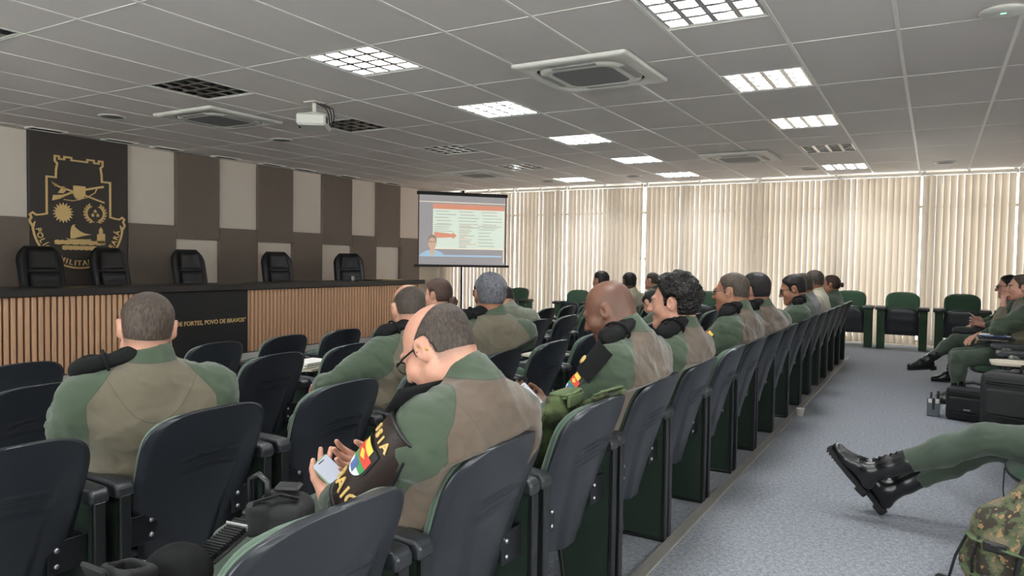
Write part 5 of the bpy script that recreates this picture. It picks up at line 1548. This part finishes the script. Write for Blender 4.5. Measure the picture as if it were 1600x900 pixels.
mat('webbing_green', rgb(82,96,62), .85, var=.15, vscale=60, bump=.4, bscale=700)
mat('nylon_black', rgb(19,19,22), .72, var=.15, vscale=50, bump=.45, bscale=800)
mat('grey_plastic', rgb(92,98,104), .45, var=.08)
mat('blue_paper', rgb(60,90,170), .5, var=.05)
emis('phone_screen', rgb(200,206,220), .30, rgb(60,60,66))
mat('phone_case', rgb(120,150,122), .4, var=.05); mat('phone_white', rgb(212,210,216), .3, var=.03)

def phone(name, label, c, nrm, up, case, w=.078, h=.160):
    n = Vector(nrm).normalized(); u = Vector(up); u = (u-n*u.dot(n)).normalized(); r = u.cross(n)
    M = frame_mat(Vector(c), r, u, n)
    b = MB(); b.box((0, 0, -.004), (w, h, .009), bev=.004, M=M); o = b.build(name, MATS[case]); tag(o, label, 'phone')
    b = MB(); b.box((0, 0, .0012), (w-.008, h-.010, .001), M=M); b.build('screen', MATS['phone_screen'] if case != 'phone_white' else MATS['phone_white'], o)
    b = MB(); b.tube([M @ Vector((-.012, h/2-.012, .0022)), M @ Vector((.012, h/2-.012, .0022))], .0035, 6, flat=.3); b.build('camera_notch', MATS['slot_dark'], o)
    return o
g = INFO['glasses'][1]; RZ = np.array(Matrix.Rotation(PI/2, 3, 'Z'))
pc = wpt('glasses', PH_G); hp = wpt('glasses', g['H'])
phone('smartphone', 'smartphone with a lit screen held by the officer in dark-rimmed glasses', pc, RZ@np.array(PN), RZ@np.array((-.25, .55, .60)), 'phone_case')
g = INFO['bald'][1]
pc = wpt('bald', PH_B); hp = wpt('bald', g['H'])
phone('smartphone', 'white-backed smartphone held by the bald officer', pc, RZ@np.array(PN), RZ@np.array((-.15, .60, .60)), 'phone_white')

# papers on the writing tablet in the third row
s_ = seat_at(3, 4); t = empty('paper_stack', (s_.x-.16, s_.y-.03, s_.z+.6925)); tag(t, 'stack of white papers on a writing tablet near the dais', 'papers')
rl = random.Random(3)
for k in range(5):
    b = MB(); b.box((0, 0, .004+.008*k), (.20, .27, .007), M=Matrix.Rotation(rl.uniform(-.25, .25), 4, 'Z'), bev=.001); b.build('sheet_bundle', MATS['paper'] if k != 2 else MATS['tablet_top'], t)
# papers on the officer's tablet across the aisle
y7 = RY[7]; t = empty('document_folder', (RX-.17, y7-.10, .6925)); tag(t, 'black folder with loose papers and a blue sheet on the tablet across the aisle', 'folder')
b = MB(); b.box((0, 0, .010), (.30, .36, .018), bev=.004); b.box((.01, -.03, .024), (.24, .30, .006), bev=.002); b.build('cover', MATS['nylon_black'], t)
b = MB(); b.box((.0, .03, .031), (.22, .27, .008), M=Matrix.Rotation(.1, 4, 'Z')); b.box((-.06, -.05, .040), (.12, .20, .006), M=Matrix.Rotation(-.2, 4, 'Z')); b.build('paper_sheets', MATS['paper'], t)
b = MB(); b.box((-.02, -.13, .036), (.20, .05, .006)); b.build('blue_sheet', MATS['blue_paper'], t)
# notepad and waist bag of the officer with crossed leg
p = wpt('p19', (-.10, .26, .80))
b = MB(); b.box((0, 0, 0), (.16, .012, .23), bev=.003, M=frame_mat(Vector(p), (0, 1, 0), Vector((.55, 0, .83)).normalized().cross(Vector((0, 1, 0))), Vector((-.80, 0, .60)))); o = b.build('notepad', MATS['tablet_top']); tag(o, 'tan notepad held by the officer with one boot crossed over the knee', 'notepad')
s = SDF(); c = wpt('p19', (-.05, .30, .635)); s.ell(c, (.19, .12, .060), k=.02); s.ell(c+np.array((-.13, .0, .01)), (.08, .07, .045), k=.03)
V, F = surfnet(*s.grid(.010)); V = V+vnormals(V, F)*(.006*wobble(V, 35, 8, 3))[:, None]
o = mesh_obj('waist_bag', [(V, F, 0)], MATS['nylon_black']); tag(o, 'soft black bag on the lap of the officer with one boot crossed', 'bag')

# black shoulder bag on the chair across the aisle
def softbox(c, h, r, seed, M=None, step=.011, amp=.004, mats='nylon_black', name='bag'):
    s = SDF(); s.rbox((0, 0, 0), h, r); V, F = surfnet(*s.grid(step)); V = V+vnormals(V, F)*(amp*wobble(V, 22, seed, 3))[:, None]
    return V, F
def bag(label, loc, rz, h, group=None, strap=True, name='shoulder_bag', logo=True, tilt=0):
    """soft black bag: h half sizes (x deep, y wide, z tall); front is -x"""
    V, F = softbox((0, 0, 0), (h[0], h[1], h[2]), .035, int(h[1]*100))
    o = mesh_obj(name, [(V, F, 0)], MATS['nylon_black']); o.location = loc; o.rotation_euler = (0, tilt, rz); tag(o, label, 'bag', group)
    b = MB(); x = -h[0]-.006
    b.box((x-.004, 0, -.02*h[2]), (.030, h[1]*1.72, h[2]*.95), bev=.012); b.build('front_flap', MATS['nylon_black'], o)
    b = MB()
    for z in (h[2]*.62, h[2]*.72): b.tube([(x+.004, -h[1]*.86, z), (x, 0, z), (x+.004, h[1]*.86, z)], .005, 6)
    b.tube([(x-.012, -h[1]*.86, -h[2]*.48), (x-.022, 0, -h[2]*.54), (x-.012, h[1]*.86, -h[2]*.48)], .004, 6)
    b.tube([(0, -h[1]*.9, h[2]*.99), (0, 0, h[2]*1.01), (0, h[1]*.9, h[2]*.99)], .006, 6); b.build('zip', MATS['webbing_black'], o)
    b = MB(); b.tube([(0, -h[1]*.35, h[2]*.98), (0, -h[1]*.32, h[2]*1.25), (0, 0, h[2]*1.33), (0, h[1]*.32, h[2]*1.25), (0, h[1]*.35, h[2]*.98)], .011, 8, flat=.6); b.build('carry_handle', MATS['webbing_black'], o)
    if logo:
        b = MB(); b.box((x-.021, h[1]*.1, -.04), (.004, .055, .014), bev=.002); b.build('metal_label', MATS['aluminium'], o)
    if strap:
        b = MB(); b.tube([(0, -h[1]*.98, h[2]*.6), (-.04, -h[1]*1.2, .0), (-.06, -h[1]*1.45, -h[2]*.72), (-.02, -h[1]*1.9, -h[2]*.90)], .016, 8, flat=.35); b.build('strap', MATS['webbing_black'], o)
    return o
bag('large black shoulder bag standing on a chair across the aisle', (.55, 5.16, .605), rad(70), (.12, .27, .165), logo=False, strap=False)
bag('black briefcase with a small silver label standing on the carpet', (.34, 7.74, .152), rad(76), (.085, .20, .150), name='briefcase')
# radio standing beside the briefcase
o = empty('handheld_radio', (.035, 7.80, 0)); tag(o, 'grey handheld radio standing on the carpet beside the black briefcase', 'radio')
b = MB(); b.box((0, 0, .085), (.105, .06, .17), bev=.008); b.build('case', MATS['grey_plastic'], o)
for x in (-.028, .030):
    b = MB(); b.box((x, -.034, .145), (.030, .012, .035), bev=.003); b.build('white_clip', MATS['plastic_white'], o)
b = MB(); b.tube([(-.02, 0, .16), (-.02, 0, .225)], .010, 8); b.tube([(.035, 0, .16), (.035, 0, .24)], .013, 8); b.box((0, -.034, .12), (.018, .008, .11), bev=.002); b.build('antenna', MATS['black_plastic'], o)
# white cup on the floor by the metal strip
b = MB(); b.lathe([(.026, 0), (.036, .075), (.038, .078), (.033, .076), (.024, .004)], 18); o = b.build('plastic_cup', MATS['plastic_white']); o.location = (-1.02, 7.05, 0); tag(o, 'small white plastic cup on the carpet at the floor strip', 'cup')
# cable under the chair with the stretched-out officer
b = MB(); b.tube([(.335, 4.32, .40), (.33, 4.30, .30), (.345, 4.27, .16), (.39, 4.22, .06), (.46, 4.2, .012), (.62, 4.25, .010), (.8, 4.3, .010), (1.1, 4.32, .010)], .004, 6); o = b.build('cable', MATS['black_plastic']); tag(o, 'thin dark cable hanging under the chair at the right edge', 'cable')

# camouflage backpack on the floor at the right edge
BP = empty('backpack', (.40, 3.70, 0)); BP.rotation_euler = (0, 0, rad(-18)); tag(BP, 'camouflage backpack with black buckles on the carpet at the bottom right', 'backpack')
s = SDF(); s.rbox((0, 0, .19), (.21, .15, .19), .09); s.rbox((-.02, -.13, .14), (.15, .07, .13), .06, k=.03); s.cap((-.03, 0, .33), (.02, .01, .43), .11, .095, k=.06); s.ell((-.20, .0, .12), (.07, .10, .11), k=.04)
s.cap((.022, .01, .39), (.045, .015, .50), .072, .078, sub=True, k=.01)
V, F = surfnet(*s.grid(.0095)); V = V+vnormals(V, F)*(.009*wobble(V, 20, 4, 3))[:, None]
mesh_obj('sack', [(V, F, 0)], MATS['camo'], BP)
b = MB()
for pts in ([(-.19, -.05, .245), (-.215, -.11, .25), (-.17, -.185, .255), (-.02, -.225, .245), (.12, -.205, .235), (.21, -.10, .235)], [(-.20, -.05, .105), (-.225, -.12, .108), (-.175, -.20, .110), (-.02, -.225, .105), (.13, -.20, .10), (.22, -.10, .10)]):
    b.tube(pts, .019, 8, flat=.3)
b.build('green_strap', MATS['webbing_green'], BP)
for z in (.25, .108):
    b = MB(); b.box((-.085, -.222, z), (.085, .018, .042), bev=.006); b.box((-.085, -.234, z), (.030, .010, .030), bev=.004); b.build('buckle', MATS['black_plastic'], BP)
b = MB(); b.tube([(.06, -.13, .43), (.03, -.20, .33), (.0, -.235, .22), (-.02, -.235, .04)], .012, 8, flat=.4); b.tube([(-.15, -.19, .27), (-.175, -.20, .16), (-.16, -.20, .05)], .012, 8, flat=.4); b.tube([(-.12, -.06, .38), (-.13, -.02, .35), (-.11, .03, .35)], .012, 8); b.build('black_webbing', MATS['webbing_black'], BP)
b = MB(); b.tube([(.045, -.155, .43), (.045, -.158, .38), (.06, -.16, .375), (.062, -.158, .43), (.045, -.155, .43)], .004, 6); b.build('zip_puller', MATS['steel'], BP)
b = MB(); b.tube([(-.235, -.05, .22), (-.27, -.07, .12), (-.285, -.08, .04), (-.29, -.085, .012)], .006, 6); b.box((-.30, -.09, .012), (.075, .035, .02), bev=.004); b.build('loose_strap', MATS['webbing_black'], BP)

# camouflage vest over the chair back beside the bald officer
s0 = seat_at(1, 2)
VS = empty('tactical_vest', (s0.x, s0.y, s0.z)); VS.rotation_euler = (0, 0, PI/2); tag(VS, 'green camouflage vest with pouches hung over an aisle chair back', 'vest')
s = SDF()
s.rbox((.0, -.085, .835), (.080, .040, .050), .018, rotm(10, 25, 5), k=.01); s.cap((-.06, -.07, .80), (-.05, -.02, .64), .030, .022, k=.02); s.cap((-.05, -.02, .64), (-.07, .02, .50), .024, .018, k=.02)
s.cap((.06, -.10, .82), (.16, -.15, .80), .022, .020, k=.02)
s.rbox((-.03, -.02, .70), (.11, .018, .14), .016, rotm(0, -18, 0), k=.02)
V, F = surfnet(*s.grid(.0075)); V = V+vnormals(V, F)*(.006*wobble(V, 42, 6, 3))[:, None]; mesh_obj('vest_body', [(V, F, 0)], MATS['camo_green'], VS)
b = MB(); b.box((.0, -.10, .892), (.15, .075, .012), bev=.005); b.box((.0, -.140, .868), (.13, .012, .045), bev=.004); b.tube([(-.07, -.12, .88), (.03, -.14, .905), (.07, -.12, .88)], .014, 8, flat=.4); b.build('pouch_flap', MATS['webbing_green'], VS)
s = SDF(); s.rbox((.09, -.255, .896), (.050, .030, .010), .008, rotm(-12, 0, -4), k=.008); s.cap((.05, -.235, .893), (.02, -.17, .85), .013, .011, k=.01)
V, F = surfnet(*s.grid(.006)); V = V+vnormals(V, F)*(.002*wobble(V, 60, 9, 2))[:, None]; mesh_obj('shoulder_piece', [(V, F, 0)], MATS['camo_green'], VS)
b = MB(); b.tube([(.03, -.20, .885), (.05, -.26, .912), (.12, -.275, .914), (.15, -.262, .905), (.16, -.23, .88)], .013, 8, flat=.35); b.build('shoulder_strap', MATS['webbing_green'], VS)
# a strip of dry-looking webbing hanging below a chair further along
s5 = seat_at(1, 5); s = SDF(); s.cap((s5.x+.10, s5.y-.14, .50), (s5.x+.06, s5.y-.12, .30), .040, .030); s.cap((s5.x+.06, s5.y-.12, .30), (s5.x+.08, s5.y-.10, .19), .028, .012)
V, F = surfnet(*s.grid(.009)); V = V+vnormals(V, F)*(.008*wobble(V, 45, 2, 3))[:, None]; o = mesh_obj('camouflage_cloth', [(V, F, 0)], MATS['camo_green']); tag(o, 'scrap of camouflage cloth hanging beneath an aisle chair', 'cloth')

# gear on the seat nearest the viewer
s0 = seat_at(1, 0)
s = SDF(); s.rbox((-1.50, .93, .535), (.16, .20, .095), .06); V, F = surfnet(*s.grid(.010)); V = V+vnormals(V, F)*(.006*wobble(V, 26, 12, 3))[:, None]
o = mesh_obj('duffel_bag', [(V, F, 0)], MATS['nylon_black']); tag(o, 'black bag lying on the chair seat nearest the viewer', 'bag')
b = MB(); b.tube([(-1.50, .76, .62), (-1.52, .85, .66), (-1.52, 1.0, .655), (-1.50, 1.08, .63)], .012, 8, flat=.5); b.build('carry_handle', MATS['webbing_black'], o)
s = SDF(); s.ell((-1.53, 1.065, .635), (.085, .075, .068), k=.01); s.cap((-1.53, 1.065, .615), (-1.62, 1.02, .61), .04, .02, k=.02)
V, F = surfnet(*s.grid(.008)); V = V+vnormals(V, F)*(.003*wobble(V, 40, 3, 2))[:, None]; o = mesh_obj('cap', [(V, F, 0)], MATS['black_cloth']); tag(o, 'rounded black cap on top of the bag on the nearest chair', 'cap')
HB = empty('holster', (-1.52, .93, .63)); tag(HB, 'open black belt pouch on the bag on the nearest chair, left of the cap', 'pouch')
s = SDF(); s.rbox((0, 0, .035), (.045, .055, .045), .02, rotm(20, 15, 10)); s.rbox((0, .0, .06), (.028, .035, .04), .012, rotm(20, 15, 10), sub=True, k=.006); V, F = surfnet(*s.grid(.006)); mesh_obj('pouch_body', [(V, F, 0)], MATS['nylon_black'], HB)
b = MB(); b.box((-.02, -.02, .09), (.09, .012, .035), bev=.004, M=Matrix.Rotation(.4, 4, 'X')); b.build('flap', MATS['webbing_black'], HB)
DB = empty('duty_belt', (-1.515, 1.19, .672)); DB.rotation_euler = (rad(16), 0, rad(8)); tag(DB, 'black duty belt with ribbed elastic loops and an open buckle end, on the nearest armrest', 'belt')
b = MB(); b.box((0, .02, .002), (.075, .20, .010), bev=.004); b.build('belt_band', MATS['webbing_black'], DB)
b = MB()
for i in range(16): b.box((0, -.075+.0095*i, .014), (.062, .005, .016), bev=.002)
b.build('elastic_loops', MATS['webbing_black'], DB)
b = MB(); b.box((0, .045, .014), (.072, .006, .024), bev=.002); b.build('divider', MATS['plastic_grey'], DB)
b = MB(); b.tube([(-.028, .13, .02), (-.028, .145, .09), (0, .15, .105), (.028, .145, .09), (.028, .13, .02)], .008, 8); b.box((0, .12, .012), (.07, .05, .018), bev=.005); b.build('buckle', MATS['black_plastic'], DB)
PB = empty('belt_pouch', (-1.46, 1.325, .672)); PB.rotation_euler = (0, 0, rad(25)); PB.scale = (.8, .8, .85); tag(PB, 'bulky black holster with flap pouches lying on the armrest beside the glasses wearer', 'holster')
s = SDF(); s.rbox((0, 0, .045), (.085, .075, .045), .03); s.cap((.03, .04, .075), (-.07, .06, .075), .035, .032, k=.02); s.rbox((-.06, -.06, .05), (.035, .03, .05), .015, rotm(25, 0, 0), k=.01)
V, F = surfnet(*s.grid(.007)); V = V+vnormals(V, F)*(.005*wobble(V, 34, 5, 3))[:, None]; mesh_obj('pouch_body', [(V, F, 0)], MATS['nylon_black'], PB)
b = MB(); b.box((.0, .055, .118), (.085, .055, .012), bev=.005, M=Matrix.Rotation(.12, 4, 'X')); b.build('flap', MATS['brassard_edge'], PB)
b = MB(); b.tube([(-.09, -.07, .02), (-.06, -.08, .11), (.0, -.03, .12), (.05, .0, .10)], .013, 8, flat=.35); b.build('strap', MATS['webbing_black'], PB)
# ------------------------------------------------------------------ daylight, camera, view
w = bpy.data.worlds.new('sky'); SC.world = w; w.use_nodes = True
t = w.node_tree; bg = t.nodes['Background']
bg.inputs['Color'].default_value = (1.0, 0.97, 0.93, 1); bg.inputs['Strength'].default_value = 5.5
for k in list(CH):
    if k not in CH_used:
        for c in list(CH[k].children): bpy.data.objects.remove(c)
        bpy.data.objects.remove(CH[k])
f_, yaw, pitch, roll = 1128.5, .5283, .0373, .0155
cy, sy, cp, sp_ = math.cos(yaw), math.sin(yaw), math.cos(pitch), math.sin(pitch)
fw = Vector((-sy*cp, cy*cp, -sp_)); rr = Vector((cy, sy, 0)); uu = rr.cross(fw)
r2 = rr*math.cos(roll)+uu*math.sin(roll); u2 = -rr*math.sin(roll)+uu*math.cos(roll)
cam = bpy.data.cameras.new('camera'); co = bpy.data.objects.new('camera', cam); COL.objects.link(co)
co.matrix_world = frame_mat(Vector((0, 0, EYE)), r2, u2, -fw)
cam.sensor_width = 36; cam.lens = f_/1600*36; cam.clip_start = .05
SC.camera = co
SC.view_settings.view_transform = 'Standard'; SC.view_settings.look = 'None'
SC.view_settings.exposure = 1.6; SC.view_settings.gamma = 1.0; SC.view_settings.use_curve_mapping = False
SC.cycles.use_denoising = True
SC.cycles.max_bounces = 8; SC.cycles.diffuse_bounces = 5; SC.cycles.glossy_bounces = 4; SC.cycles.transmission_bounces = 6; SC.cycles.transparent_max_bounces = 8
SC.cycles.sample_clamp_indirect = 6.0; SC.cycles.caustics_reflective = False; SC.cycles.caustics_refractive = False
